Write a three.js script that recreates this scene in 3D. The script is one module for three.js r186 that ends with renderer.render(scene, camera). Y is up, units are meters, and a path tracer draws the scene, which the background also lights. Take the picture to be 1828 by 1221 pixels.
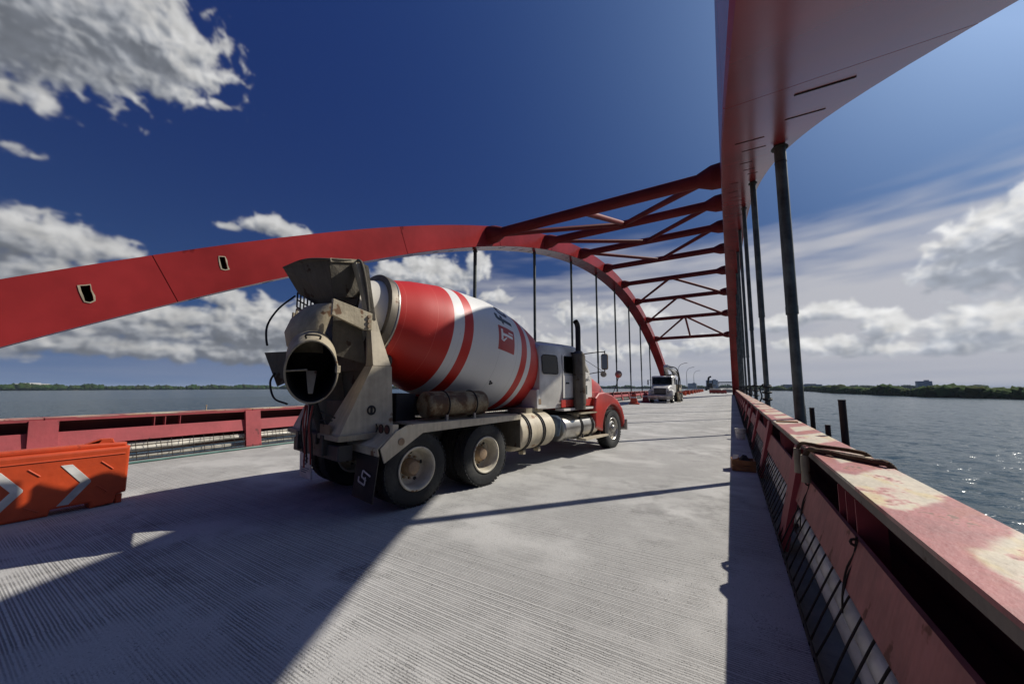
import * as THREE from 'three';
import { mergeGeometries, mergeVertices, toCreasedNormals } from 'three/addons/utils/BufferGeometryUtils.js';

// ---------------------------------------------------------------- camera, sky, sun, exposure
const scene = new THREE.Scene();
const camera = new THREE.PerspectiveCamera(2 * Math.atan(627 / 650) * 180 / Math.PI, 1828 / 1254, 0.05, 15000);
camera.position.set(0, 1.65, 0);
camera.rotation.set(0.09815, 0.54167, 0, 'YXZ');
camera.setViewOffset(1828, 1254, 0, 0, 1828, 1221);
const renderer = new THREE.WebGLRenderer({ antialias: true });
renderer.toneMapping = THREE.LinearToneMapping;
renderer.toneMappingExposure = 1.0;
renderer.shadowMap.enabled = true;

const SUN_AZ = 39, SUN_EL = 41.6, D2R = Math.PI / 180;
const sunDir = new THREE.Vector3(Math.sin(SUN_AZ * D2R) * Math.cos(SUN_EL * D2R), Math.sin(SUN_EL * D2R), -Math.cos(SUN_AZ * D2R) * Math.cos(SUN_EL * D2R));
const sun = new THREE.DirectionalLight(0xfff8ec, 4.9);
sun.position.copy(sunDir).multiplyScalar(140).add(new THREE.Vector3(-5, 0, -40));
sun.target.position.set(-5, 0, -40);
sun.castShadow = true; sun.shadow.radius = 1.2;
sun.shadow.mapSize.set(4096, 4096);
Object.assign(sun.shadow.camera, { left: -70, right: 70, top: 70, bottom: -70, near: 1, far: 400 });
scene.add(sun, sun.target);

// ---------------------------------------------------------------- noise
function rng(seed) { let a = seed >>> 0; return () => { a = (a + 0x6D2B79F5) >>> 0; let t = a; t = Math.imul(t ^ (t >>> 15), t | 1); t ^= t + Math.imul(t ^ (t >>> 7), t | 61); return ((t ^ (t >>> 14)) >>> 0) / 4294967296; }; }
const PERM = new Uint8Array(512), GR = new Float32Array(768);
{
  const r = rng(7), p = [...Array(256).keys()];
  for (let i = 255; i > 0; i--) { const j = Math.floor(r() * (i + 1)); [p[i], p[j]] = [p[j], p[i]]; }
  for (let i = 0; i < 512; i++) PERM[i] = p[i & 255];
  for (let i = 0; i < 256; i++) { const z = r() * 2 - 1, a = r() * 6.283, s = Math.sqrt(1 - z * z); GR[i * 3] = Math.cos(a) * s; GR[i * 3 + 1] = Math.sin(a) * s; GR[i * 3 + 2] = z; }
}
function noise(x, y, z, px = 256, py = 256) {          // gradient noise, -1..1, tiling by px, py cells
  const xi = Math.floor(x), yi = Math.floor(y), zi = Math.floor(z), fx = x - xi, fy = y - yi, fz = z - zi;
  const x0 = ((xi % px) + px) % px & 255, x1 = (x0 + 1) % px & 255, y0 = ((yi % py) + py) % py & 255, y1 = (y0 + 1) % py & 255, z0 = zi & 255, z1 = (z0 + 1) & 255;
  const u = fx * fx * fx * (fx * (fx * 6 - 15) + 10), v = fy * fy * fy * (fy * (fy * 6 - 15) + 10), w = fz * fz * fz * (fz * (fz * 6 - 15) + 10);
  const g = (a, b, c, dx, dy, dz) => { const i = PERM[PERM[PERM[a] + b] + c] * 3; return GR[i] * dx + GR[i + 1] * dy + GR[i + 2] * dz; };
  const a = g(x0, y0, z0, fx, fy, fz), b = g(x1, y0, z0, fx - 1, fy, fz), c = g(x0, y1, z0, fx, fy - 1, fz), d = g(x1, y1, z0, fx - 1, fy - 1, fz);
  const e = g(x0, y0, z1, fx, fy, fz - 1), f = g(x1, y0, z1, fx - 1, fy, fz - 1), h = g(x0, y1, z1, fx, fy - 1, fz - 1), k = g(x1, y1, z1, fx - 1, fy - 1, fz - 1);
  const m = a + u * (b - a), n = c + u * (d - c), o = e + u * (f - e), q = h + u * (k - h), r = m + v * (n - m), s = o + v * (q - o);
  return (r + w * (s - r)) * 1.5;
}
function fbm(x, y, z, oct, px = 256, py = 256) { let s = 0, a = 0.5; for (let i = 0; i < oct; i++) { s += a * noise(x, y, z + i * 17.3, px, py); x *= 2; y *= 2; z *= 2; px *= 2; py *= 2; a *= 0.5; } return s; }
const clamp = (x, a = 0, b = 1) => x < a ? a : x > b ? b : x;
const sstep = (a, b, x) => { const t = clamp((x - a) / (b - a)); return t * t * (3 - 2 * t); };
const lerp = (a, b, t) => a + (b - a) * t;

// ---------------------------------------------------------------- sky: air and clouds by direction (az 0 = along the bridge, + towards the sun)
// cumulus banks: [azimuth, elevation, half width, half height, weight] in degrees
const BANKS = [
  [-88, 33, 12, 6.5, 1.15], [-78, 35, 8, 5.5, 1.0], [-95, 30, 10, 7, 1.0], [-74, 31, 3.5, 1.8, 0.42], [-66, 33, 2.5, 0.8, 0.3], [-79.5, 27, 2.4, 0.8, 0.42], [-87, 26, 4, 1.8, 0.7],
  [-86.5, 21.5, 2.5, 0.9, 0.5], [-85, 14.2, 5.5, 2.8, 1.0], [-79.5, 14.5, 3, 1.6, 0.7], [-83, 11, 5, 2.2, 0.9],
  [-65, 20.6, 4.5, 1.7, 0.95], [-70, 19.5, 3, 0.8, 0.5], [-59, 20.3, 3, 1.2, 0.5],
  [-76, 7.5, 9, 2.6, 0.95], [-66, 7.5, 7, 3.4, 1.0], [-69, 11, 5, 1.9, 0.75], [-85, 6, 8, 1.8, 0.75], [-60, 9, 6, 3, 0.9], [-55, 6, 6, 3, 0.9],
  [-80, 4.3, 11, 1.5, 0.85], [-70, 4.0, 9, 1.7, 0.9], [-62, 4.6, 7, 2.0, 0.92], [-88, 9.5, 5, 1.6, 0.7], [-76, 10.8, 4, 1.2, 0.6], [-90, 3.0, 8, 1.2, 0.8],
  [-44, 16.5, 7.0, 3.2, 1.25], [-48.5, 16.5, 4.5, 2.4, 1.1], [-36.6, 18.6, 2.3, 2.8, 1.0], [-53, 13, 6, 3, 0.95], [-34, 14, 4, 2, 0.7], [-31, 21.3, 2.2, 0.8, 0.55], [-34, 9, 6, 4, 0.7],
  [-20, 11, 6, 3.0, 0.85], [-12, 10.5, 6, 2.4, 0.75], [-26, 6, 7, 3, 0.8], [-12, 5.2, 10, 2.0, 0.75], [-3, 6, 5, 2, 0.7],
  [20.0, 25.4, 1.1, 1.9, 0.4], [26, 13.6, 7, 3.4, 1.3], [22, 11.2, 5, 2.6, 1.0], [31, 15, 7, 5, 1.25], [10, 9.0, 4, 1.4, 0.95], [6, 8, 3, 1.4, 0.8],
  [15.2, 6.6, 2.4, 1.9, 0.95], [22, 6, 5, 2.4, 0.95], [9, 5, 6, 1.8, 0.85], [18, 4, 8, 1.3, 0.8], [29, 6, 6, 3, 1.0], [14, 8.2, 8, 1.0, 0.6],
];
function bankCover(az, el) {
  let c = 0;
  for (const b of BANKS) { const dx = (az - b[0]) / b[2]; if (dx > 1.9 || dx < -1.9) continue; const dy = (el - b[1]) / (el < b[1] ? b[3] * 0.8 : b[3]); const q = dx * dx + dy * dy; if (q < 3.6) { const v = b[4] * Math.exp(-q * 0.9); c = c > v ? c + v * 0.25 : v + c * 0.25; } }
  return c;
}
function wildCover(az, el) {                                // the same kind of sky where the camera does not look
  const n = fbm(Math.cos(az * D2R) * 3.1, Math.sin(az * D2R) * 3.1, el * 0.11, 3);
  return sstep(-0.1, 0.35, n) * (0.95 * Math.exp(-Math.pow((el - 8) / 9, 2)) + 0.55 * Math.exp(-Math.pow((el - 33) / 12, 2)));
}
function cloudAt(az, el, oct = 7) {
  const inside = sstep(-112, -96, az) * (1 - sstep(34, 50, az));
  const cover = lerp(wildCover(az, el), bankCover(az, el), inside);
  if (cover < 0.05) return -1;
  const k = 0.26, ex = az * k, ey = el * k * 1.35;
  const w1 = noise(ex * 0.8, ey * 0.8, 3.3) * 0.30 + noise(ex * 3.1, ey * 3.1, 4.3) * 0.16, w2 = noise(ex * 0.8, ey * 0.8, 9.1) * 0.30 + noise(ex * 3.1, ey * 3.1, 8.3) * 0.16;
  let f = 0, a = 0.5, x = ex + w1, y = ey + w2;
  for (let i = 0; i < oct; i++) { f += a * (0.55 - Math.abs(noise(x, y, i * 7.7)) * 1.25); x = x * 2.03 + 3.1; y = y * 2.03 + 1.7; a *= 0.58; }
  return cover * 1.05 + f * 0.84 - 0.70;
}
function skyRGB(az, el, out) {
  const e = Math.max(el, 0), ca = Math.cos(e * D2R);
  const dx = Math.sin(az * D2R) * ca, dy = Math.sin(e * D2R), dz = -Math.cos(az * D2R) * ca;
  const g = Math.acos(clamp(dx * sunDir.x + dy * sunDir.y + dz * sunDir.z, -1, 1)) / D2R;
  const up = 1 - Math.exp(-e / 13), gs = Math.max(g, 15);
  let r = lerp(0.066, 0.0070, up) + 1.1 * Math.exp(-gs / 11.5) + 0.012 * Math.exp(-g / 45), gg = lerp(0.140, 0.0150, up) + 1.35 * Math.exp(-gs / 12.3) + 0.055 * Math.exp(-g / 45), b = lerp(0.29, 0.086, up) + 1.75 * Math.exp(-gs / 12) + 0.19 * Math.exp(-g / 50);
  // thin veil of high cloud towards the far end and the sun side
  const veilZone = sstep(-56, -26, az) * (1 - sstep(60, 110, az));
  const st = fbm(az * 0.035 + 4, e * 0.19, 5.5, 5) + 0.35 * fbm(az * 0.12, e * 0.9, 8.5, 4);
  let veil = veilZone * sstep(20.5 + st * 9 + noise(az * 0.05, 2.2, 7.1) * 4, 12.0 + st * 6, e) * clamp(0.97 + st * 0.7);
  veil += 0.34 * sstep(0.05, 0.32, fbm(az * 0.05 + 2.1, e * 0.5 - az * 0.012, 2.2, 5)) * veilZone * Math.exp(-Math.pow((e - 18.6) / 2.6, 2));
  const lowVeil = 0.55 * sstep(7, 0.5, e) * clamp(0.72 + 1.1 * fbm(az * 0.05, e * 0.95, 1.1, 4)) * (0.85 + 0.15 * veilZone);
  const vb = 0.40 + 0.36 * Math.exp(-g / 34);
  const va = clamp(veil * 0.95 + lowVeil);
  const dk = lowVeil * (1 - 0.45 * veilZone), vr = vb * (0.98 - dk * 0.66), vg = vb * (0.99 - dk * 0.56), vbb = vb * (1.07 - dk * 0.34);
  r = lerp(r, vr, va); gg = lerp(gg, vg, va); b = lerp(b, vbb, va);
  // cumulus: lit where the cloud thins towards the sun, grey where it is thick
  const d = e < 1.3 ? cloudAt(az, 1.3) * 0.6 : cloudAt(az, e);
  if (d > 0) {
    const ds = cloudAt(az + 0.40, e + 0.42, 7), dm = cloudAt(az + 1.1, e + 1.2, 5), dl = cloudAt(az + 2.6, e + 2.6, 3);
    const P = (v) => v > 0 ? v : 0;
    const shade = clamp(0.74 + 1.5 * clamp(d - P(ds), -0.25, 0.25) + 1.0 * clamp(d - P(dm), -0.3, 0.3) - 0.42 * sstep(0.05, 0.75, P(dl)) - 0.22 * sstep(0.15, 0.8, d), 0.0, 1.15);
    const near = Math.exp(-g / 42), bright = 0.43 + 0.75 * near, dim = lerp(0.15, 0.27, veilZone) + 0.24 * near;
    const grainy = 1 + 0.42 * fbm(az * 0.55 + 7, e * 0.8, 71.7, 6);
    const lit = lerp(dim, bright, shade) * grainy, tint = 1 - clamp(shade);
    const cr = lit * (1 - 0.10 * tint), cg = lit * (1 - 0.02 * tint), cb = lit * (1 + 0.14 * tint);
    const al = sstep(0.0, 0.20, d) * (0.72 + 0.28 * sstep(0.1, 0.4, d)) * sstep(0.3, 3.2, e + 1.2);
    r = lerp(r, cr, al); gg = lerp(gg, cg, al); b = lerp(b, cb, al);
  }
  out[0] = r; out[1] = gg; out[2] = b;
}
{
  const W = 2048, Hh = 1024, data = new Float32Array(W * Hh * 4), c = [0, 0, 0];
  for (let j = 0; j < Hh; j++) {
    const el = ((j + 0.5) / Hh - 0.5) * 180;
    if (el < -0.3) { for (let i = 0; i < W; i++) { const o = (j * W + i) * 4; data[o] = 0.05; data[o + 1] = 0.07; data[o + 2] = 0.09; data[o + 3] = 1; } continue; }
    for (let i = 0; i < W; i++) {
      const ph = ((i + 0.5) / W - 0.5) * 2 * Math.PI;         // atan2(z, x)
      let az = Math.atan2(Math.cos(ph), -Math.sin(ph)) / D2R;
      skyRGB(az, el, c);
      const o = (j * W + i) * 4; data[o] = c[0]; data[o + 1] = c[1]; data[o + 2] = c[2]; data[o + 3] = 1;
    }
  }
  const t = new THREE.DataTexture(data, W, Hh, THREE.RGBAFormat, THREE.FloatType);
  t.mapping = THREE.EquirectangularReflectionMapping; t.magFilter = THREE.LinearFilter; t.minFilter = THREE.LinearFilter; t.needsUpdate = true;
  scene.background = t; scene.environment = t;
}

// ---------------------------------------------------------------- textures
const texStore = {};
function dataTex(key, w, h, fn, srgb = true) {               // fn(u, v, out) -> 0..1 values
  const d = new Uint8Array(w * h * 4), o = [0, 0, 0];
  for (let j = 0; j < h; j++) for (let i = 0; i < w; i++) { fn(i / w, j / h, o); const k = (j * w + i) * 4; d[k] = clamp(o[0]) * 255; d[k + 1] = clamp(o[1]) * 255; d[k + 2] = clamp(o[2]) * 255; d[k + 3] = 255; }
  const t = new THREE.DataTexture(d, w, h, THREE.RGBAFormat, THREE.UnsignedByteType);
  t.wrapS = t.wrapT = THREE.RepeatWrapping; t.magFilter = THREE.LinearFilter; t.minFilter = THREE.LinearMipmapLinearFilter; t.generateMipmaps = true;
  if (srgb) t.colorSpace = THREE.SRGBColorSpace; t.needsUpdate = true; texStore[key] = t; return t;
}
function rep(t, sx, sy = sx) { const c = t.clone(); c.repeat.set(sx, sy); c.needsUpdate = true; return c; }
const n2 = (u, v, f, z, o = 4) => fbm(u * f, v * f, z, o, f, f);

// dirt on paint: blotches, drips, rust specks (multiplies the paint colour)
const TX = {};
TX.grime = dataTex('grime', 512, 512, (u, v, o) => {
  const a = n2(u, v, 4, 1.5, 5), drip = fbm(u * 40, v * 3, 4.4, 3, 40, 3), sp = n2(u, v, 24, 7.7, 3), ru = n2(u, v, 6, 12.2, 5);
  let k = 0.90 + a * 0.22 + drip * 0.10 + sp * 0.06;
  const rust = sstep(0.30, 0.42, ru + sp * 0.25);
  o[0] = lerp(k, 0.55, rust * 0.8); o[1] = lerp(k * 0.985, 0.38, rust * 0.8); o[2] = lerp(k * 0.95, 0.26, rust * 0.8);
});
TX.faded = dataTex('faded', 512, 512, (u, v, o) => {          // faded paint: pale scuffs and scratches
  const a = n2(u, v, 3, 2.5, 6), b = n2(u, v, 20, 3.1, 3), s = fbm(u * 6, v * 60, 9.1, 3, 6, 60);
  const k = 0.90 + a * 0.2 + b * 0.06, sc = sstep(0.34, 0.44, s + a * 0.3) * 0.45, dk = sstep(0.36, 0.5, n2(u, v, 9, 33.3, 5) + b * 0.2) * 0.3;
  o[0] = lerp(k, 0.98, sc) * (1 - dk); o[1] = lerp(k * 0.97, 1.0, sc) * (1 - dk); o[2] = lerp(k * 0.97, 1.0, sc) * (1 - dk);
});
TX.rusty = dataTex('rusty', 512, 512, (u, v, o) => {
  const a = n2(u, v, 5, 21.5, 6), b = n2(u, v, 26, 23.1, 3), m = sstep(-0.15, 0.25, a + b * 0.3);
  o[0] = lerp(0.78, 0.46, m); o[1] = lerp(0.72, 0.31, m); o[2] = lerp(0.60, 0.18, m);
  const k = 0.9 + b * 0.25; o[0] *= k; o[1] *= k; o[2] *= k;
});
TX.galv = dataTex('galv', 256, 512, (u, v, o) => {
  const a = n2(u, v, 6, 41.5, 5), b = n2(u, v, 30, 43.1, 3), d = fbm(u * 30, v * 4, 44.4, 4, 30, 4);
  const k = 0.78 + a * 0.35 + b * 0.14 + d * 0.2; o[0] = k * 0.97; o[1] = k; o[2] = k * 0.98;
});
TX.fine = dataTex('fine', 512, 512, (u, v, o) => { const k = 0.5 + n2(u, v, 16, 51.5, 5) * 0.7; o[0] = o[1] = o[2] = k; }, false);
TX.soft = dataTex('soft', 512, 512, (u, v, o) => { const k = 0.88 + n2(u, v, 4, 61.5, 6) * 0.30; o[0] = k; o[1] = k * 0.99; o[2] = k * 0.97; });
TX.rubber = dataTex('rubber', 512, 512, (u, v, o) => {
  const a = n2(u, v, 5, 71.5, 5), b = n2(u, v, 40, 73.1, 3); const dust = sstep(-0.2, 0.5, a + b * 0.4);
  o[0] = lerp(0.55, 1.0, dust) ; o[1] = lerp(0.57, 0.98, dust); o[2] = lerp(0.60, 0.92, dust);
});
// concrete deck: one tile is 5 m; tined across the road (v runs along the road)
{
  const S = 2048, col = new Uint8Array(S * S * 4), bmp = new Uint8Array(S * S * 4), r = rng(91), N = 250, gpos = [];
  for (let i = 0; i < N; i++) gpos.push((i + (r() - 0.5) * 0.42) / N);
  const gv = new Float32Array(S);
  for (let j = 0; j < S; j++) { const v = j / S; let m = 1; for (const g of gpos) { let d = Math.abs(v - g); d = Math.min(d, 1 - d); if (d < m) m = d; } gv[j] = 1 - sstep(0.0005, 0.0014, m); }
  const grain = new Float32Array(S * S); for (let i = 0; i < S * S; i++) grain[i] = r() - 0.5;
  const GQ = 680, grit = new Float32Array(GQ * GQ); for (let i = 0; i < GQ * GQ; i++) grit[i] = r() + r() - 1;
  const gb = (x, y) => { const xf = x * GQ / S, yf = y * GQ / S, x0 = Math.floor(xf), y0 = Math.floor(yf), fx = xf - x0, fy = yf - y0, x1 = (x0 + 1) % GQ, y1 = (y0 + 1) % GQ; return lerp(lerp(grit[y0 * GQ + x0], grit[y0 * GQ + x1], fx), lerp(grit[y1 * GQ + x0], grit[y1 * GQ + x1], fx), fy); };
  const LO = 512, lo = new Float32Array(LO * LO * 4);
  for (let j = 0; j < LO; j++) for (let i = 0; i < LO; i++) {
    const u = i / LO, v = j / LO, k = (j * LO + i) * 4;
    lo[k] = n2(u, v, 3, 101.5, 6);                                                                    // blotches
    lo[k + 1] = sstep(-0.42, 0.18, n2(u, v, 4, 111.5, 5) + 0.18 * fbm(u * 4, v * 24, 4.2, 3, 4, 24));    // where the tining is clear
    lo[k + 2] = n2(u, v, 22, 121.5, 4);                                                               // grit patches
    lo[k + 3] = noise(u * 26, v * 9, 131.5, 26, 9);                                                   // wobble of the grooves
  }
  const bil = (x, y, c) => { const xf = x * LO / S, yf = y * LO / S, x0 = Math.floor(xf), y0 = Math.floor(yf), fx = xf - x0, fy = yf - y0, x1 = (x0 + 1) % LO, y1 = (y0 + 1) % LO; const A = (a, b) => lo[(b * LO + a) * 4 + c]; return lerp(lerp(A(x0, y0), A(x1, y0), fx), lerp(A(x0, y1), A(x1, y1), fx), fy); };
  for (let j = 0; j < S; j++) for (let i = 0; i < S; i++) {
    const bl = bil(i, j, 0), clr = bil(i, j, 1), gt = bil(i, j, 2), wb = bil(i, j, 3), k = j * S + i;
    const jj = (j + Math.round(wb * 1.0) + S) % S;
    const broken = clamp(clr * 1.15 - 0.2 + gt * 0.9 + grain[(k * 7) % (S * S)] * 0.55), groove = gv[jj] * broken;
    const pit = grain[k] > 0.478 - 0.03 * gt ? 1 : 0, gn = grain[k] * 0.06 + grain[(k >> 1)] * 0.03;
    const stain = sstep(0.24, 0.5, bl + gt * 0.3);
    const gq = gb(i, j), pore = sstep(0.34, 0.52, gq + gt * 0.35);
    let c = 0.79 + bl * 0.08 + gt * 0.06 + gn + gq * 0.055 - pore * 0.17 - groove * 0.25 - pit * 0.20 - stain * 0.10;
    col[k * 4] = clamp(c) * 255; col[k * 4 + 1] = clamp(c * 0.998) * 255; col[k * 4 + 2] = clamp(c * 0.985) * 255; col[k * 4 + 3] = 255;
    const h = clamp(0.72 - pore * 0.35 + gq * 0.10 + gt * 0.14 + grain[k] * 0.10 + bl * 0.1 - groove * 0.55 - pit * 0.3) * 255; bmp[k * 4] = bmp[k * 4 + 1] = bmp[k * 4 + 2] = h; bmp[k * 4 + 3] = 255;
  }
  const mk = (d, s) => { const t = new THREE.DataTexture(d, S, S, THREE.RGBAFormat); t.wrapS = t.wrapT = THREE.RepeatWrapping; t.magFilter = THREE.LinearFilter; t.minFilter = THREE.LinearMipmapLinearFilter; t.generateMipmaps = true; if (s) t.colorSpace = THREE.SRGBColorSpace; t.repeat.set(0.2, 0.2); t.needsUpdate = true; return t; };
  TX.deck = mk(col, true); TX.deckBump = mk(bmp, false);
}
// water: one tile is 48 m of crossing wavelets
TX.water = dataTex('water', 1024, 1024, (u, v, o) => {
  let h = 0, a = 0.5, f = 10;
  for (let i = 0; i < 5; i++) { const w = noise(u * f + 0.3, v * f * 2, 201 + i * 3, f, f * 2); h += a * (1 - Math.abs(w) * 1.7) ; a *= 0.56; f *= 2; }
  o[0] = o[1] = o[2] = clamp(0.36 + h * 0.42);
}, false);
// worn chevrons painted on the edge-girder top plates: u along the bridge (tile 7.45 m), v across
TX.chevron = dataTex('chevron', 2048, 256, (u, v, o) => {
  const L = u * 7.45, per = 7.45 / 3;
  const p = (((L - Math.abs(v - 0.22) * 0.62 * (v > 0.22 ? 1 : 0.5)) / per) % 1 + 1) % 1;
  const jag = fbm(u * 60, v * 4, 3.3, 3, 60, 4) * 0.03;
  let white = sstep(0.02, 0.06, p + jag) * (1 - sstep(0.38, 0.43, p + jag)) + sstep(0.55, 0.59, p + jag) * (1 - sstep(0.80, 0.85, p + jag)) * sstep(0.20, 0.30, v + jag);
  const wear = fbm(u * 30, v * 2, 15.3, 5, 30, 2), sp = fbm(u * 200, v * 12, 16.1, 3, 200, 12);
  const big = fbm(u * 7, v * 1, 18.2, 4, 7, 1);
  white = clamp(white - sstep(0.10, 0.36, wear + sp * 0.4) * 0.75 - sstep(0.05, 0.3, big) * 0.2);
  const k = 1 + wear * 0.22 + sp * 0.12, rust = sstep(0.27, 0.40, wear * 0.7 + sp * 0.6) * 0.9, ochre = sstep(0.0, 0.35, fbm(u * 20, v * 3, 27.7, 4, 20, 3)) * 0.35;
  let r = lerp(0.60, 0.755, white), g = lerp(0.345, 0.715, white), b = lerp(0.34, 0.63, white);
  r *= k; g *= k * (1 - 0.12 * ochre); b *= k * (1 - 0.5 * ochre); o[0] = lerp(r, 0.42, rust); o[1] = lerp(g, 0.28, rust); o[2] = lerp(b, 0.20, rust);
});

// ---------------------------------------------------------------- materials (linear base colours)
function mat(r, g, b, rough, map, scale = 0.5, extra = {}) {
  const m = new THREE.MeshPhysicalMaterial({ roughness: rough, ...extra }); m.color.setRGB(r, g, b);
  if (map) m.map = rep(map, scale); return m;
}
const bump = (m, t, s, d) => { m.bumpMap = rep(t, s); m.bumpScale = d; return m; };
const M = {
  deck: new THREE.MeshStandardMaterial({ map: TX.deck, bumpMap: TX.deckBump, bumpScale: 0.0036, roughness: 0.93, vertexColors: true }),
  edge: bump(mat(0.27, 0.265, 0.25, 0.95, TX.soft, 0.4), TX.fine, 0.8, 0.008),
  archRed: bump(mat(0.31, 0.032, 0.034, 0.24, TX.faded, 0.14, { ior: 1.16 }), TX.fine, 0.12, 0.003),
  braceRed: mat(0.21, 0.026, 0.025, 0.6, TX.faded, 0.25, { specularIntensity: 0.3 }),
  railRed: bump(mat(0.40, 0.065, 0.075, 0.66, TX.faded, 0.45), TX.fine, 1, 0.002),
  plankRed: bump(mat(0.38, 0.135, 0.125, 0.72, TX.grime, 0.9), TX.fine, 1.2, 0.003),
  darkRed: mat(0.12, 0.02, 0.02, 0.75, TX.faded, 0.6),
  plate: new THREE.MeshStandardMaterial({ map: TX.chevron, roughness: 0.62, bumpMap: rep(TX.fine, 12, 1), bumpScale: 0.002 }),
  galv: mat(0.17, 0.185, 0.172, 0.6, TX.galv, 0.5, { metalness: 0.15 }),
  lip: mat(0.17, 0.14, 0.12, 0.7, TX.grime, 1.2),
  farWall: mat(0.56, 0.60, 0.64, 0.9, TX.soft, 0.02),
  farPane: mat(0.24, 0.29, 0.34, 0.7, null),
  rebar: mat(0.035, 0.024, 0.02, 0.8, TX.soft, 2),
  pvc: mat(0.74, 0.72, 0.65, 0.45, TX.soft, 0.8),
  hose: mat(0.09, 0.22, 0.20, 0.5, TX.soft, 1),
  rope: bump(mat(0.16, 0.10, 0.06, 0.95, TX.soft, 3), TX.fine, 6, 0.01),
  black: mat(0.018, 0.018, 0.019, 0.7, TX.soft, 1),
  darkSteel: mat(0.05, 0.05, 0.05, 0.6, TX.grime, 0.8),
  wood: mat(0.34, 0.15, 0.06, 0.8, TX.soft, 1.5),
  cream: bump(mat(0.55, 0.50, 0.40, 0.6, TX.grime, 0.55), TX.fine, 1, 0.0015),
  creamWorn: bump(mat(0.42, 0.375, 0.285, 0.75, TX.grime, 0.9), TX.fine, 1.4, 0.004),
  hopper: bump(mat(0.11, 0.10, 0.082, 0.85, TX.grime, 0.8), TX.fine, 1.4, 0.006),
  white: mat(0.78, 0.78, 0.76, 0.42, TX.soft, 0.4, { clearcoat: 0.3, clearcoatRoughness: 0.2 }),
  red: mat(0.56, 0.045, 0.030, 0.36, TX.soft, 0.4, { clearcoat: 0.5, clearcoatRoughness: 0.15 }),
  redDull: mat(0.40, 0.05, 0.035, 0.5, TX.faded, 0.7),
  chrome: mat(0.55, 0.54, 0.51, 0.32, TX.soft, 0.8, { metalness: 0.85 }),
  exhaust: mat(0.16, 0.145, 0.125, 0.55, TX.grime, 0.9, { metalness: 0.5 }),
  rusty: bump(mat(0.50, 0.47, 0.42, 0.6, TX.rusty, 0.9, { metalness: 0.2 }), TX.fine, 1.2, 0.003),
  rubber: bump(mat(0.034, 0.036, 0.038, 0.82, TX.rubber, 0.7), TX.fine, 3, 0.002),
  flap: mat(0.028, 0.027, 0.027, 0.7, TX.rubber, 0.8),
  glass: new THREE.MeshPhysicalMaterial({ color: 0x040506, roughness: 0.06, metalness: 0, specularIntensity: 0.55, ior: 1.45 }),
  rim: mat(0.58, 0.55, 0.47, 0.55, TX.grime, 1.3),
  rimRust: mat(0.30, 0.22, 0.15, 0.8, TX.grime, 1.6),
  lens: mat(0.16, 0.05, 0.04, 0.35, TX.soft, 2),
  mirror: mat(0.30, 0.29, 0.26, 0.3, null, 1, { metalness: 0.7 }),
  orange: bump(mat(0.66, 0.085, 0.018, 0.42, TX.faded, 0.5, { clearcoat: 0.25, clearcoatRoughness: 0.3 }), TX.fine, 0.9, 0.002),
  tape: mat(0.74, 0.75, 0.74, 0.5, TX.soft, 1.2),
  tarp: mat(0.10, 0.15, 0.22, 0.6, TX.soft, 2),
  concreteFar: mat(0.42, 0.41, 0.38, 0.9, TX.soft, 0.2),
  lampGrey: mat(0.34, 0.36, 0.38, 0.5, TX.galv, 0.3, { metalness: 0.3 }),
};

// ---------------------------------------------------------------- geometry helpers
const V3 = (x, y, z) => new THREE.Vector3(x, y, z), UPV = V3(0, 1, 0);
function clean(g) { const n = g.index ? g.toNonIndexed() : g; for (const k of Object.keys(n.attributes)) if (!['position', 'normal', 'uv', 'color'].includes(k)) n.deleteAttribute(k); if (!n.attributes.normal) n.computeVertexNormals(); if (!n.attributes.uv) n.setAttribute('uv', new THREE.BufferAttribute(new Float32Array(n.attributes.position.count * 2), 2)); return n; }
function boxUV(g) {
  const p = g.attributes.position, uv = g.attributes.uv, a = V3(), b = V3(), c = V3(), n = V3();
  for (let i = 0; i < p.count; i += 3) {
    a.fromBufferAttribute(p, i); b.fromBufferAttribute(p, i + 1); c.fromBufferAttribute(p, i + 2); n.copy(b).sub(a).cross(c.clone().sub(a));
    const x = Math.abs(n.x), y = Math.abs(n.y), z = Math.abs(n.z);
    [a, b, c].forEach((q, k) => { if (y >= x && y >= z) uv.setXY(i + k, q.x, q.z); else if (x >= z) uv.setXY(i + k, q.z, q.y); else uv.setXY(i + k, q.x, q.y); });
  }
  return g;
}
const names = {};
function uniq(n) { const k = names[n] = (names[n] ?? -1) + 1; return k ? `${n}_${String(k).padStart(3, '0')}` : n; }
function mk(name, geos, m, parent, keepUV) {
  const list = (Array.isArray(geos) ? geos : [geos]).map(clean), g = list.length > 1 ? mergeGeometries(list, false) : list[0];
  if (!keepUV) boxUV(g);
  const o = new THREE.Mesh(g, m); o.castShadow = o.receiveShadow = true;
  if (parent) { o.name = name; parent.add(o); } else { o.name = uniq(name); scene.add(o); }
  return o;
}
function tag(o, label, category, group) { o.userData.label = label; o.userData.category = category; if (group) o.userData.group = group; return o; }
function thing(name, label, category, pos = [0, 0, 0], turn = 0, group) { const o = new THREE.Group(); o.name = uniq(name); o.position.set(...pos); o.rotation.y = turn; scene.add(o); return tag(o, label, category, group); }
function structure(o, label) { o.userData.kind = 'structure'; if (label) { o.userData.label = label; o.userData.category = 'ground'; } return o; }
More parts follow.
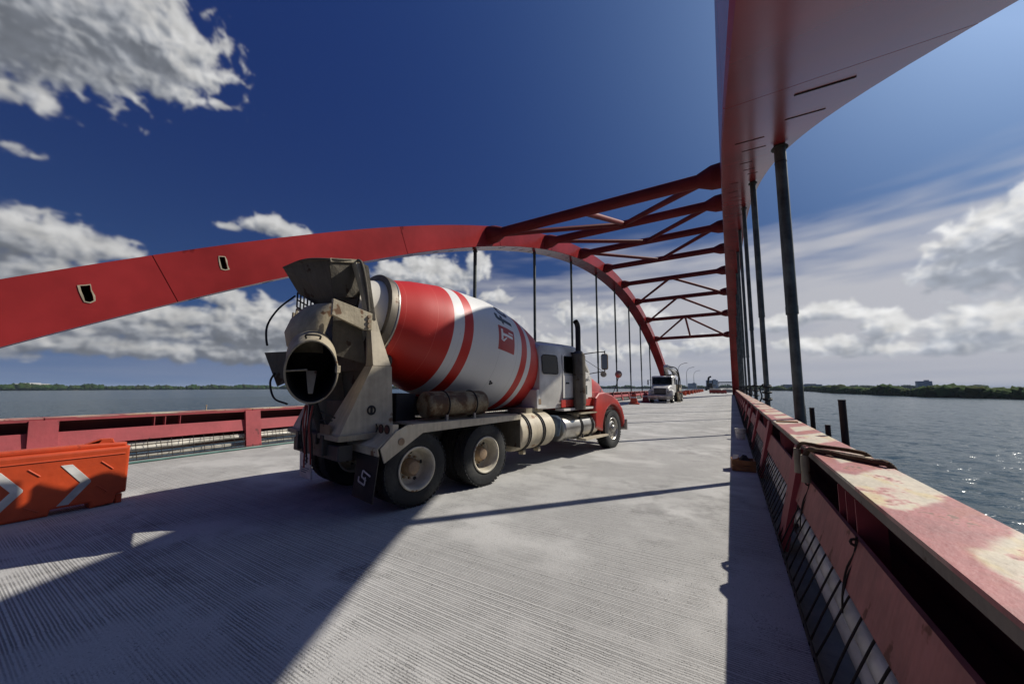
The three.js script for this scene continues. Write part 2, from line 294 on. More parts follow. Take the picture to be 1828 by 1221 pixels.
function bx(w, h, d, x = 0, y = 0, z = 0, c = 0.008) {        // box with chamfered edges, centred
  c = Math.min(c, w * 0.3, h * 0.3, d * 0.3);
  const g = new THREE.BoxGeometry(w, h, d, 1, 1, 1);
  if (c < 0.002) return g.translate(x, y, z);
  const s = new THREE.Shape(); const a = w / 2 - c, b = h / 2 - c; s.moveTo(-a, -b); s.lineTo(a, -b); s.lineTo(a, b); s.lineTo(-a, b); s.closePath();
  const e = new THREE.ExtrudeGeometry(s, { depth: d - 2 * c, bevelEnabled: true, bevelThickness: c, bevelSize: c, bevelSegments: 1, steps: 1 });
  return e.translate(x, y, z - d / 2 + c);
}
function ext(pts, depth, bev = 0, holes = []) {              // polygon in x,y pushed along z, centred on z
  const s = new THREE.Shape(pts.map((p) => new THREE.Vector2(p[0], p[1])));
  for (const h of holes) s.holes.push(new THREE.Path(h.map((p) => new THREE.Vector2(p[0], p[1]))));
  const g = new THREE.ExtrudeGeometry(s, { depth: depth - 2 * bev, bevelEnabled: bev > 0, bevelThickness: bev, bevelSize: bev, bevelOffset: -bev, bevelSegments: bev > 0.02 ? 3 : 1, curveSegments: 10 });
  return g.translate(0, 0, -depth / 2 + bev);
}
function along(g, a, b) { const d = b.clone().sub(a), q = new THREE.Quaternion().setFromUnitVectors(UPV, d.clone().normalize()); return g.applyQuaternion(q).translate((a.x + b.x) / 2, (a.y + b.y) / 2, (a.z + b.z) / 2); }
function rod(a, b, r, n = 10, r2 = r) { return along(new THREE.CylinderGeometry(r2, r, a.distanceTo(b), n, 1), a, b); }
function bar(a, b, w, h) {                                   // box from a to b, h kept upright
  const L = a.distanceTo(b), g = bx(w, h, L), m = new THREE.Matrix4().lookAt(a, b, UPV); return g.applyMatrix4(m).translate((a.x + b.x) / 2, (a.y + b.y) / 2, (a.z + b.z) / 2);
}
function tube(pts, r, seg = 24, n = 8) { return new THREE.TubeGeometry(new THREE.CatmullRomCurve3(pts), seg, r, n, false); }
function lathe(pts, n = 40) { return new THREE.LatheGeometry(pts.map((p) => new THREE.Vector2(p[0], p[1])), n); }
function slab(pts, t) {                                      // flat polygon in space given thickness t (half each way)
  const a = pts[0], n = V3(); for (let i = 1; i + 1 < pts.length; i++) n.add(pts[i].clone().sub(a).cross(pts[i + 1].clone().sub(a))); n.normalize().multiplyScalar(t / 2);
  const F = pts.map((p) => p.clone().add(n)), B = pts.map((p) => p.clone().sub(n)), v = [], tri = (x, y, z) => v.push(x.x, x.y, x.z, y.x, y.y, y.z, z.x, z.y, z.z);
  for (let i = 1; i + 1 < pts.length; i++) { tri(F[0], F[i], F[i + 1]); tri(B[0], B[i + 1], B[i]); }
  for (let i = 0; i < pts.length; i++) { const j = (i + 1) % pts.length; tri(F[i], B[i], B[j]); tri(F[i], B[j], F[j]); }
  const g = new THREE.BufferGeometry(); g.setAttribute('position', new THREE.Float32BufferAttribute(v, 3)); g.computeVertexNormals(); return g;
}
function loft(rings, cap = true, smooth = 0.6) {             // rings: arrays of Vector3 of one length, joined in order
  const v = [], n = rings[0].length, tri = (x, y, z) => v.push(x.x, x.y, x.z, y.x, y.y, y.z, z.x, z.y, z.z);
  for (let i = 0; i + 1 < rings.length; i++) for (let k = 0; k < n; k++) { const l = (k + 1) % n, a = rings[i][k], b = rings[i][l], c = rings[i + 1][l], d = rings[i + 1][k]; tri(a, b, c); tri(a, c, d); }
  if (cap) for (const [r, f] of [[rings[0], 1], [rings[rings.length - 1], 0]]) for (let k = 1; k + 1 < n; k++) f ? tri(r[0], r[k + 1], r[k]) : tri(r[0], r[k], r[k + 1]);
  let g = new THREE.BufferGeometry(); g.setAttribute('position', new THREE.Float32BufferAttribute(v, 3));
  return smooth ? toCreasedNormals(g, smooth) : (g.computeVertexNormals(), g);
}
const rrect = (x0, x1, y0, y1, r, n = 4) => { const o = []; for (const [cx, cy, a] of [[x1 - r, y1 - r, 0], [x0 + r, y1 - r, 1], [x0 + r, y0 + r, 2], [x1 - r, y0 + r, 3]]) for (let i = 0; i <= n; i++) { const t = (a + i / n) * Math.PI / 2; o.push([cx + r * Math.cos(t), cy + r * Math.sin(t)]); } return o; };

// ---------------------------------------------------------------- bridge layout
const MID = -5.63, BAY = 3.725, Z0 = -8.95, HZ = (k) => Z0 - 7.45 * k;         // hangers every second post
const mx = (s, x) => s > 0 ? x : 2 * MID - x;                                  // s = +1 sun side, -1 far side
const ARC = { z: Z0 - 4.5 * 7.45, top: 14.2, c: 0.0067, cs: { '1': 0.0067, '-1': 0.00682 } };
const under = (z, s) => ARC.top - (ARC.cs[s] ?? ARC.c) * (z - ARC.z) ** 2, slope = (z, s) => -2 * (ARC.cs[s] ?? ARC.c) * (z - ARC.z);

// deck: concrete roadway between the edge girders
{
  const xs = [], zs = [];
  for (let x = 2 * MID - 0.34; x < 0.339; x += 0.3) xs.push(x); xs.push(0.34);
  for (let z = 6; z > -40; z -= 0.3) zs.push(z); for (let z = -40; z > -120; z -= 1) zs.push(z); for (let z = -120; z >= -560; z -= 8) zs.push(z);
  const pos = [], uv = [], col = [], idx = [];
  for (const z of zs) for (const x of xs) {
    pos.push(x, 0, z); uv.push(x + 0.7, -z + 0.35);
    const k = 1 + 0.12 * fbm(x * 0.28, z * 0.16, 3.7, 4) + 0.07 * fbm(x * 1.1, z * 0.9, 8.8, 3), oil = sstep(0.30, 0.46, fbm(x * 0.55 + 9, z * 0.38, 5.9, 4)) * 0.14;
    const t = 0.79 * k * (1 - oil); col.push(t, t * 0.995, t * 0.985);
  }
  const n = xs.length; for (let j = 0; j + 1 < zs.length; j++) for (let i = 0; i + 1 < n; i++) { const a = j * n + i, b = a + 1, c = a + n, d = c + 1; idx.push(a, b, d, a, d, c); }
  const g = new THREE.BufferGeometry(); g.setAttribute('position', new THREE.Float32BufferAttribute(pos, 3)); g.setAttribute('uv', new THREE.Float32BufferAttribute(uv, 2)); g.setAttribute('color', new THREE.Float32BufferAttribute(col, 3)); g.setIndex(idx); g.computeVertexNormals();
  const o = new THREE.Mesh(g, M.deck); o.name = 'bridge_deck'; o.receiveShadow = true; o.castShadow = true; o.userData.kind = 'structure'; scene.add(o);
  structure(mk('deck_slab', [bx(13.9, 0.5, 566, MID, -0.374, -277, 0.02)], M.edge));                       // slab under the road, its edge strips lie 12 cm lower
  structure(mk('deck_slab_edge', [-1, 1].map((s) => bx(0.06, 0.11, 566, mx(s, 0.312), -0.063, -277, 0.0)), M.edge));
}
// water: a sheet that reaches the horizon, with real wavelets over the near reach
{
  const m = new THREE.MeshPhysicalMaterial({ roughness: 0.2, ior: 1.33, bumpMap: TX.water, bumpScale: 0.4 }); m.color.setRGB(0.012, 0.040, 0.052);
  const far = new THREE.PlaneGeometry(24000, 24000, 1, 1).rotateX(-Math.PI / 2); { const uv = far.attributes.uv; for (let i = 0; i < uv.count; i++) uv.setXY(i, uv.getX(i) * 24000 / 40, uv.getY(i) * 24000 / 40); }
  far.translate(0, -8.5, 0);
  const o = new THREE.Mesh(far, m); o.name = 'water'; o.userData.kind = 'structure'; o.receiveShadow = true; scene.add(o);
  const xs = [], zs = []; for (let x = -10, st = 0.55; x > -420; x -= st, st *= 1.006) xs.unshift(x); for (let x = -9.5; x < 1; x += 2) xs.push(x); for (let x = 1, st = 0.45; x < 320; x += st, st *= 1.006) xs.push(x);
  for (let z = 30; z > -30; z -= 0.6) zs.push(z); for (let z = -30, st = 0.6; z > -420; z -= st, st *= 1.008) zs.push(z);
  const pos = [], uv = [], idx = [], n = xs.length, ridge = (v) => 1 - Math.abs(v) * 1.8;
  for (const z of zs) for (const x of xs) {
    const u = x * 0.82 + z * 0.57, v = -x * 0.57 + z * 0.82, y = 0.20 * noise(u * 0.16, v * 0.30, 401) + 0.14 * ridge(noise(u * 0.42, v * 0.85, 402)) + 0.05 * ridge(noise(u * 1.0 + 3, v * 1.7, 403)) - 0.15;
    pos.push(x, -8 + y, z); uv.push(x / 40, -z / 40);
  }
  for (let j = 0; j + 1 < zs.length; j++) for (let i = 0; i + 1 < n; i++) { const a = j * n + i, c = a + n; idx.push(a, a + 1, c + 1, a, c + 1, c); }
  const g = new THREE.BufferGeometry(); g.setAttribute('position', new THREE.Float32BufferAttribute(pos, 3)); g.setAttribute('uv', new THREE.Float32BufferAttribute(uv, 2)); g.setIndex(idx); g.computeVertexNormals();
  const q = new THREE.Mesh(g, m); q.name = 'water_waves'; q.userData.kind = 'structure'; q.receiveShadow = true; scene.add(q);
}

// ---------------------------------------------------------------- arch ribs
function ribSegment(s, za, zb, hole) {
  const N = 8, lo = [], hi = [], D = s > 0 ? 1.34 : 1.12;
  for (let i = 0; i <= N; i++) { const z = lerp(za, zb, i / N), y = under(z, s), m = slope(z, s), L = Math.hypot(1, m); lo.push([-z, y]); hi.push([-(z + -m * D / L), y + D / L]); }
  const poly = [...lo, ...hi.reverse()], W = 1.38;
  const geos = [];
  const put = (g, x) => { g.rotateY(Math.PI / 2); g.translate(x, 0, 0); return g; };           // local x (= -z) runs along the bridge
  const inner = 0.05;                                                                            // inner face of the rib, measured from the sun side
  if (!hole) geos.push(put(ext(poly, W, 0.015), mx(s, inner + W / 2)));
  else {
    geos.push(put(ext(poly, 0.05, 0, hole), mx(s, inner + 0.025)), put(ext(poly, 0.05, 0), mx(s, inner + W - 0.025)));
    hi.reverse();
    for (const p of [lo, hi]) for (let i = 0; i < N; i++) { const a = p[i], b = p[i + 1], x0 = mx(s, inner + 0.048), x1 = mx(s, inner + W - 0.048), e = p === lo ? 0.012 : -0.012; geos.push(slab([V3(x0, a[1] + e, -a[0]), V3(x1, a[1] + e, -a[0]), V3(x1, b[1] + e, -b[0]), V3(x0, b[1] + e, -b[0])], 0.02)); }
  }
  return geos;
}
const HOLES = [[-1.78, 3.57], [-4.05, 4.90]].map(([z, y], i) => {            // outlines torn through the inner plate of the far rib (x = -z)
  const rr = rng(100 + i), inn = [], ring = [], ca = Math.cos(0.28), sa = Math.sin(0.28), P = (p, q) => [-z + p * ca - q * sa, y + p * sa + q * ca];
  for (const [p, q] of [[-0.065, -0.16], [0, -0.17], [0.065, -0.16], [0.07, -0.05], [0.065, 0.06], [0.07, 0.16], [0, 0.165], [-0.065, 0.16], [-0.07, 0.05], [-0.065, -0.05]]) { const j = 1 + (rr() - 0.5) * 0.14, k = 1.14 + rr() * 0.5; inn.push(P(p * j, q * j)); ring.push(P(p * j * k, q * j * (1.05 + rr() * 0.12))); }
  return { inn, ring };
});
for (const s of [1, -1]) {
  const rib = thing('arch_rib', s > 0 ? 'red steel arch rib rising overhead above the worn edge girder with rusty chevrons' : 'red steel arch rib with two torn rectangular holes, beyond the concrete mixer', 'arch', [0, 0, 0], 0, 'arch ribs of the bridge');
  const cuts = []; for (let z = ARC.z + 46.4; z > ARC.z - 46.6; z -= 7.14) cuts.push(z);
  for (let i = 0; i + 1 < cuts.length; i++) {
    const za = cuts[i] - 0.008, zb = cuts[i + 1] + 0.008, h = s < 0 && i < 2 ? HOLES[i] : null;
    mk('rib_segment', ribSegment(s, za, zb, h && [h.inn]), M.archRed, rib);
    if (h) mk('ragged_rim', ext(h.ring, 0.012, 0, [h.inn]).rotateY(Math.PI / 2).translate(mx(s, 0.05) + 0.007, 0, 0), M.creamWorn, rib);   // pale torn edge of the hole
  }
  for (let k = 0; k < 9; k++) for (const dz of [0.5, 2.1, 3.4, 5.2]) {                                      // slots in the lower plate
    const z = HZ(k) + dz + (k % 3) * 0.2, y = under(z, s) - 0.006; const g = bx(0.42 - (k % 2) * 0.12, 0.01, 0.035, 0, 0, 0, 0).rotateY(0.25).rotateX(-Math.atan(slope(z, s))).translate(mx(s, 0.45 + 0.17 * ((k * 3 + Math.round(dz * 2)) % 4)), y, z); mk('drain_slot', g, M.black, rib);
  }
}

// ---------------------------------------------------------------- cross beams and diagonal braces between the ribs
const beamY = (k) => under(HZ(k)) + 0.56, XA = mx(-1, 0.05), XB = 0.05;
const ORD = ['first', 'second', 'third', 'fourth', 'fifth', 'sixth', 'seventh', 'eighth'];
for (let k = 1; k <= 8; k++) {
  const z = HZ(k), y = beamY(k);
  const b = thing('cross_beam', `dark red tubular cross beam between the arch ribs, ${ORD[k - 1]} counted along the bridge`, 'beam', [0, 0, 0], 0, 'cross beams between the arch ribs');
  mk('tube', rod(V3(XA + 0.75, y, z), V3(XB - 0.75, y, z), 0.27, 20), M.braceRed, b);
  for (const [x0, d] of [[XA, 1], [XB, -1]]) mk('flared_end', [rod(V3(x0 + d * 0.004, y, z), V3(x0 + d * 0.34, y, z), 0.52, 8, 0.50), rod(V3(x0 + d * 0.34, y, z), V3(x0 + d * 0.85, y, z), 0.50, 8, 0.29)], M.braceRed, b);
}
function brace(a, b, r, label) { const t = tag(mk('diagonal_brace', rod(a, b, r, 12), M.braceRed), label, 'brace', 'diagonal braces between the cross beams'); return t; }
for (const [k, j] of [[1, 2], [2, 3], [3, 4], [6, 5], [7, 6], [8, 7]]) {
  const a = beamY(k), b = beamY(j) - 0.05, zk = HZ(k) + (j > k ? -0.42 : 0.42), zj = HZ(j) + (j > k ? 0.28 : -0.28);
  brace(V3(XA + 0.7, a, zk + (j > k ? 0.2 : -0.2)), V3(MID - 0.25, b, zj), 0.15, `dark red diagonal brace from the holed arch rib at ${ORD[k - 1]} beam to middle of ${ORD[j - 1]}`);
  brace(V3(XB - 0.7, a, zk + (j > k ? 0.2 : -0.2)), V3(MID + 0.25, b, zj), 0.15, `dark red diagonal brace from the overhead arch rib at ${ORD[k - 1]} beam to middle of ${ORD[j - 1]}`);
}
brace(V3(MID - 0.1, beamY(1), HZ(1) - 0.27), V3(MID - 0.05, beamY(2), HZ(2) + 0.27), 0.15, 'sunlit red strut joining the middles of the first two cross beams');
brace(V3(MID, beamY(7), HZ(7) - 0.27), V3(MID, beamY(8), HZ(8) + 0.27), 0.15, 'short dark red strut joining the middles of the last two cross beams');

// ---------------------------------------------------------------- hangers
for (const s of [1, -1]) for (let k = 0; k <= 8; k++) {
  const z = HZ(k), x = s > 0 ? 1.10 : mx(-1, 1.10), top = under(z, s), t = thing('hanger', s > 0 ? (k === 0 ? 'thick grey green steel hanger pipe rising from the edge girder beside the water' : `grey steel hanger pipe along the chevron edge girder, ${ORD[k]} from the camera`) : (k === 0 ? 'dark hanger stub rising above the charge hopper of the mixer' : `thin grey hanger pipe under the holed arch rib, ${ORD[k]} from the hopper`), 'hanger', [x, 0.86, z], 0, s > 0 ? 'hangers along the chevron edge girder' : 'hangers under the holed arch rib');
  const L = top - 0.86, sl = Math.min(3.0, L * 0.4) + (k % 3) * 0.5;
  mk('lower_pipe', rod(V3(0, 0, 0), V3(0, sl, 0), 0.086, 18), M.galv, t);
  mk('upper_pipe', rod(V3(0, sl - 0.02, 0), V3(0, L + 0.05, 0), 0.102, 18), M.galv, t);
  mk('sleeve', rod(V3(0, sl - 0.10, 0), V3(0, sl + 0.06, 0), 0.106, 18), M.galv, t);
  mk('collar', rod(V3(0, L - 0.10, 0), V3(0, L - 0.085, 0), 0.15, 14), M.darkSteel, t); mk('band', rod(V3(0, L - 0.42, 0), V3(0, L - 0.40, 0), 0.108, 14), M.darkSteel, t);
  if (s > 0 && k > 0) { const r = rng(40 + k); for (let i = 0; i < 3; i++) mk('strap', new THREE.TorusGeometry(0.13, 0.035, 6, 14).rotateX(Math.PI / 2 + (r() - 0.5) * 0.9).translate(0, 0.30 + i * 0.24 + r() * 0.1, 0), M.black, t); mk('strap_end', tube([V3(-0.1, 0.9, 0.05), V3(-0.22, 0.75, 0.1), V3(-0.17, 0.45, 0.12), V3(-0.24, 0.25, 0.1)], 0.025, 10, 6), M.black, t); }
}

// ---------------------------------------------------------------- edge girders (worn red guard boxes) on both sides
const zPost = (i) => Z0 + 3 * BAY - i * BAY;          // i = 0 stands behind the camera
function lengthUV(g, x0, w) { const p = g.attributes.position, uv = g.attributes.uv; for (let i = 0; i < p.count; i++) uv.setXY(i, -p.getZ(i) / 7.45, (p.getX(i) - x0) / w); return g; }
const geoRod = {};
for (const s of [1, -1]) {
  const t = thing('edge_girder', s > 0 ? 'worn red edge girder with white chevrons and open slots beside the shaded deck strip' : 'sunlit red edge girder with wire grid along the far side of the deck', 'guardrail', [0, 0, 0], 0, 'edge girders of the bridge');
  const X = (x) => mx(s, x), NB = 26, r = rng(s > 0 ? 11 : 12);
  for (let i = 0; i <= NB; i++) {
    const z = zPost(i) + (s > 0 && i === 1 ? 1.9 : 0);
    mk('post', loft((s > 0 ? [[X(0.37), X(0.43)], [X(0.595), X(0.66)]] : [[X(0.36), X(0.46)], [X(0.575), X(0.66)]]).map(([a, b], j) => { const y = j ? 0.985 : -0.11, x0 = Math.min(a, b), x1 = Math.max(a, b); return [V3(x0, y, z - 0.19), V3(x0, y, z + 0.19), V3(x1, y, z + 0.19), V3(x1, y, z - 0.19)]; }), true, 0), M.railRed, t);
    if (i === NB) break;
    const za = zPost(i) - 0.004, zb = zPost(i + 1) + 0.004, zm = (za + zb) / 2, L = za - zb, dy = (r() - 0.5) * 0.008;
    const tp = lengthUV(clean(bx(0.395, 0.022, L, X(0.8175), 1.025 + dy, zm, 0.005)), X(0.62), s * 0.395); mk('top_plate', tp, M.plate, t, true);
    mk('plate_lip', bx(0.016, 0.055, L - 0.01, X(0.632), 0.985 + dy, zm, 0.004), s > 0 ? M.lip : M.railRed, t);
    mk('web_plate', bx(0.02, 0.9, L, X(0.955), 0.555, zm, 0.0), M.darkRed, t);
    mk('plank', loft([[X(0.525), X(0.55)], [X(0.605), X(0.63)]].map(([a, b], j) => { const y = j ? 0.735 : 0.445, x0 = Math.min(a, b), x1 = Math.max(a, b), e = 0.012; return [V3(x0, y, zb + e), V3(x0, y, za - e), V3(x1, y, za - e), V3(x1, y, zb + e)]; }), true, 0), s > 0 ? M.plankRed : M.railRed, t);
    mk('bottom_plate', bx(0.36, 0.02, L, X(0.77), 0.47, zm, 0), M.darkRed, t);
    for (const d of [-0.24, 0, 0.2]) mk('stiffener', bx(0.14, 0.46, 0.014, X(0.70), 0.712, zm + d + (r() - 0.5) * 0.06, 0), M.railRed, t);
  }
  // bars sticking out of the deck edge: each one near, one part for the rest
  const far = [], zEnd = zPost(NB);
  for (let z = zPost(0) - 0.1; z > zEnd; z -= 0.215) {
    const jx = (r() - 0.5) * 0.03, jz = (r() - 0.5) * 0.07, a = V3(X(0.335 + jx), -0.10, z + jz), b = V3(X(0.415), 0.10, z + jz), c = V3(X(0.575), 0.46, z + jz * 0.4), d = V3(X(0.66), 0.60, z);
    const g = () => tube([a, b, c, d], 0.0068, 6, 5);
    if (z > -32) mk('reinforcing_bar', g(), M.rebar, t); else far.push(g());
  }
  const f = mk('far_bars', far, M.rebar, t); f.userData.kind = 'stuff';
  for (const [x, y] of s > 0 ? [[0.352, 0.02]] : [[0.352, 0.02], [0.43, 0.19], [0.48, 0.33]]) mk('long_bar', rod(V3(X(x), y, zPost(0)), V3(X(x), y, zEnd), 0.008, 6), M.rebar, t);
  // low timber spacers lying loose in the slot and wire ties on the planks
  if (s > 0) for (const [z, y0] of [[-3.05, 0.74], [-4.62, 0.74], [-9.4, 0.74], [-13.6, 0.74]]) mk('wire_tie', [tube([V3(0.600, y0 + 0.01, z), V3(0.585, 0.66, z + 0.01), V3(0.545, 0.55, z - 0.01), V3(0.512, 0.42, z + 0.02), V3(0.50, 0.30, z + 0.03)], 0.006, 14, 5), tube([V3(0.600, y0 + 0.01, z + 0.012), V3(0.580, 0.62, z + 0.03), V3(0.54, 0.52, z + 0.02), V3(0.507, 0.40, z + 0.035)], 0.005, 12, 5), new THREE.TorusGeometry(0.018, 0.008, 6, 8).translate(0.585, y0 - 0.02, z + 0.02)], M.rebar, t);
}
// white conduits lying inside the girders
for (const s of [1, -1]) {
  const X = (x) => mx(s, x), w = s > 0 ? 'seen through the bars of the chevron edge girder' : 'behind the wire grid of the sunlit edge girder';
  const defs = s > 0 ? [[0.595, 0.275, 0.60, 0.28, 0.085], [0.60, 0.085, 0.605, 0.085, 0.085]] : [[0.66, 0.355, 0.60, 0.20, 0.062], [0.60, 0.21, 0.66, 0.375, 0.062], [0.70, 0.06, 0.70, 0.06, 0.05]];
  defs.forEach(([xa, ya, xb, yb, r], n) => {
    const pts = []; for (let i = 0; i <= 16; i++) { const u = i / 16, z = lerp(3, -84, u), q = s > 0 ? u : clamp((-z - 1) / 7) ; pts.push(V3(X(lerp(xa, xb, q)), lerp(ya, yb, sstep(0, 1, q)) + 0.006 * Math.sin(i * 2.3 + n), z)); }
    const t = thing('white_pipe', `${['upper', 'lower', 'lowest'][n]} white plastic conduit ${w}`, 'pipe', [0, 0, 0], 0, 'white conduits');
    mk('pipe', tube(pts, r, 90, 14), M.pvc, t);
    for (let i = 0; i < 8; i++) { const z = -0.8 - n * 1.7 - i * 5.8, u = clamp((3 - z) / 87), q = s > 0 ? u : clamp((-z - 1) / 7); const c = V3(X(lerp(xa, xb, q)), lerp(ya, yb, sstep(0, 1, q)), z); mk('coupling', rod(c.clone().add(V3(0, 0, 0.09)), c.clone().add(V3(0, 0, -0.09)), r * 1.10, 14), M.pvc, t); }
  });
}

// ---------------------------------------------------------------- concrete mixer truck (local: x to its own right, y up, f forward = -z)
const F3 = (x, y, f) => V3(x, y, -f);
const R_T = 0.52;
function tyreGeo(w, R, r0) {                                   // lies along x, centred
  const h = w / 2, pr = [[r0, -h * 0.72], [r0 + 0.03, -h * 0.92], [lerp(r0, R, 0.45), -h], [R - 0.05, -h * 0.97], [R - 0.016, -h * 0.86]];
  for (const g of [-0.52, -0.18, 0.18, 0.52]) pr.push([R, h * (g - 0.10)], [R, h * (g - 0.045)], [R - 0.014, h * (g - 0.04)], [R - 0.014, h * (g + 0.04)], [R, h * (g + 0.045)]);
  pr.push([R, h * 0.7], [R - 0.016, h * 0.86], [R - 0.05, h * 0.97], [lerp(r0, R, 0.45), h], [r0 + 0.03, h * 0.92], [r0, h * 0.72]);
  return lathe(pr, 56).rotateZ(-Math.PI / 2);
}
function lugs(w, R, n = 44) { const o = []; for (let i = 0; i < n; i++) for (const s of [-1, 1]) { const a = (i + (s > 0 ? 0.5 : 0)) / n * Math.PI * 2; o.push(bx(w * 0.14, 0.016, Math.PI * 2 * R / n * 0.62, s * w * 0.415, R - 0.012, 0, 0.003).rotateX(a)); } return o; }
const wheelGeo = {};
function wheel(parent, x, f, side, kind, w = 0.285, R = R_T) {
  const k = kind + side; wheelGeo[k] ??= (() => {
    const r0 = 0.285, d = side, q = {};
    q.tyre = [tyreGeo(w, R, r0), ...lugs(w, R)];
    const L = (p, n = 40) => lathe(p.map(([r, a]) => [r, a * d]), n).rotateZ(-Math.PI / 2);
    if (kind === 'rear') {
      q.rim = [L([[0.285, -0.10], [0.285, 0.105], [0.305, 0.125], [0.305, 0.145], [0.285, 0.145], [0.262, 0.12], [0.252, 0.06], [0.245, -0.02], [0.235, -0.05]])];
      q.disc = [L([[0.245, -0.03], [0.235, -0.055], [0.19, -0.075], [0.13, -0.075], [0.10, -0.07]])];
      q.hub = [L([[0.13, -0.08], [0.125, 0.0], [0.105, 0.015], [0.095, 0.05], [0.085, 0.07], [0.0, 0.075]], 24)];
      for (let i = 0; i < 10; i++) { const a = i * 0.6283; q.hub.push(rod(V3(-0.07 * d, Math.cos(a) * 0.155, Math.sin(a) * 0.155), V3(-0.035 * d, Math.cos(a) * 0.155, Math.sin(a) * 0.155), 0.017, 6)); }
      q.hole = []; for (let i = 0; i < 5; i++) { const a = i * 1.2566 + 0.5; q.hole.push(rod(V3(-0.074 * d, Math.cos(a) * 0.207, Math.sin(a) * 0.207), V3(-0.060 * d, Math.cos(a) * 0.207, Math.sin(a) * 0.207), 0.026, 12)); }
    } else {
      q.rim = [L([[0.285, -0.10], [0.285, 0.10], [0.305, 0.12], [0.305, 0.14], [0.285, 0.14], [0.265, 0.11], [0.25, 0.05]])];
      q.disc = [L([[0.255, 0.05], [0.235, 0.075], [0.20, 0.115], [0.16, 0.125], [0.11, 0.125]])];
      q.hub = [L([[0.115, 0.10], [0.105, 0.15], [0.08, 0.175], [0.0, 0.18]], 24)];
      for (let i = 0; i < 10; i++) { const a = i * 0.6283; q.hub.push(rod(V3(0.125 * d, Math.cos(a) * 0.145, Math.sin(a) * 0.145), V3(0.155 * d, Math.cos(a) * 0.145, Math.sin(a) * 0.145), 0.016, 6)); }
      q.hole = []; for (let i = 0; i < 10; i++) { const a = i * 0.6283 + 0.3; q.hole.push(rod(V3(0.085 * d, Math.cos(a) * 0.213, Math.sin(a) * 0.213), V3(0.108 * d, Math.cos(a) * 0.213, Math.sin(a) * 0.213), 0.022, 10)); }
    }
    for (const n of Object.keys(q)) { const l = q[n].map(clean); q[n] = boxUV(l.length > 1 ? mergeGeometries(l) : l[0]); }
    return q;
  })();
  const q = wheelGeo[k], g = new THREE.Group(); g.name = 'wheel'; g.position.set(x, R - 0.008, -f); g.rotation.x = (f * 7.3 + x * 3) % 6; parent.add(g);
  for (const [n, m] of [['tyre', M.rubber], ['rim', kind === 'rear' ? M.rim : M.chrome], ['disc', kind === 'rear' ? M.rim : M.chrome], ['hub', kind === 'rear' ? M.rimRust : M.chrome], ['hand_hole', M.black]]) { const o = new THREE.Mesh(q[n === 'hand_hole' ? 'hole' : n], m); o.name = n; o.castShadow = o.receiveShadow = true; g.add(o); }
  return g;
}
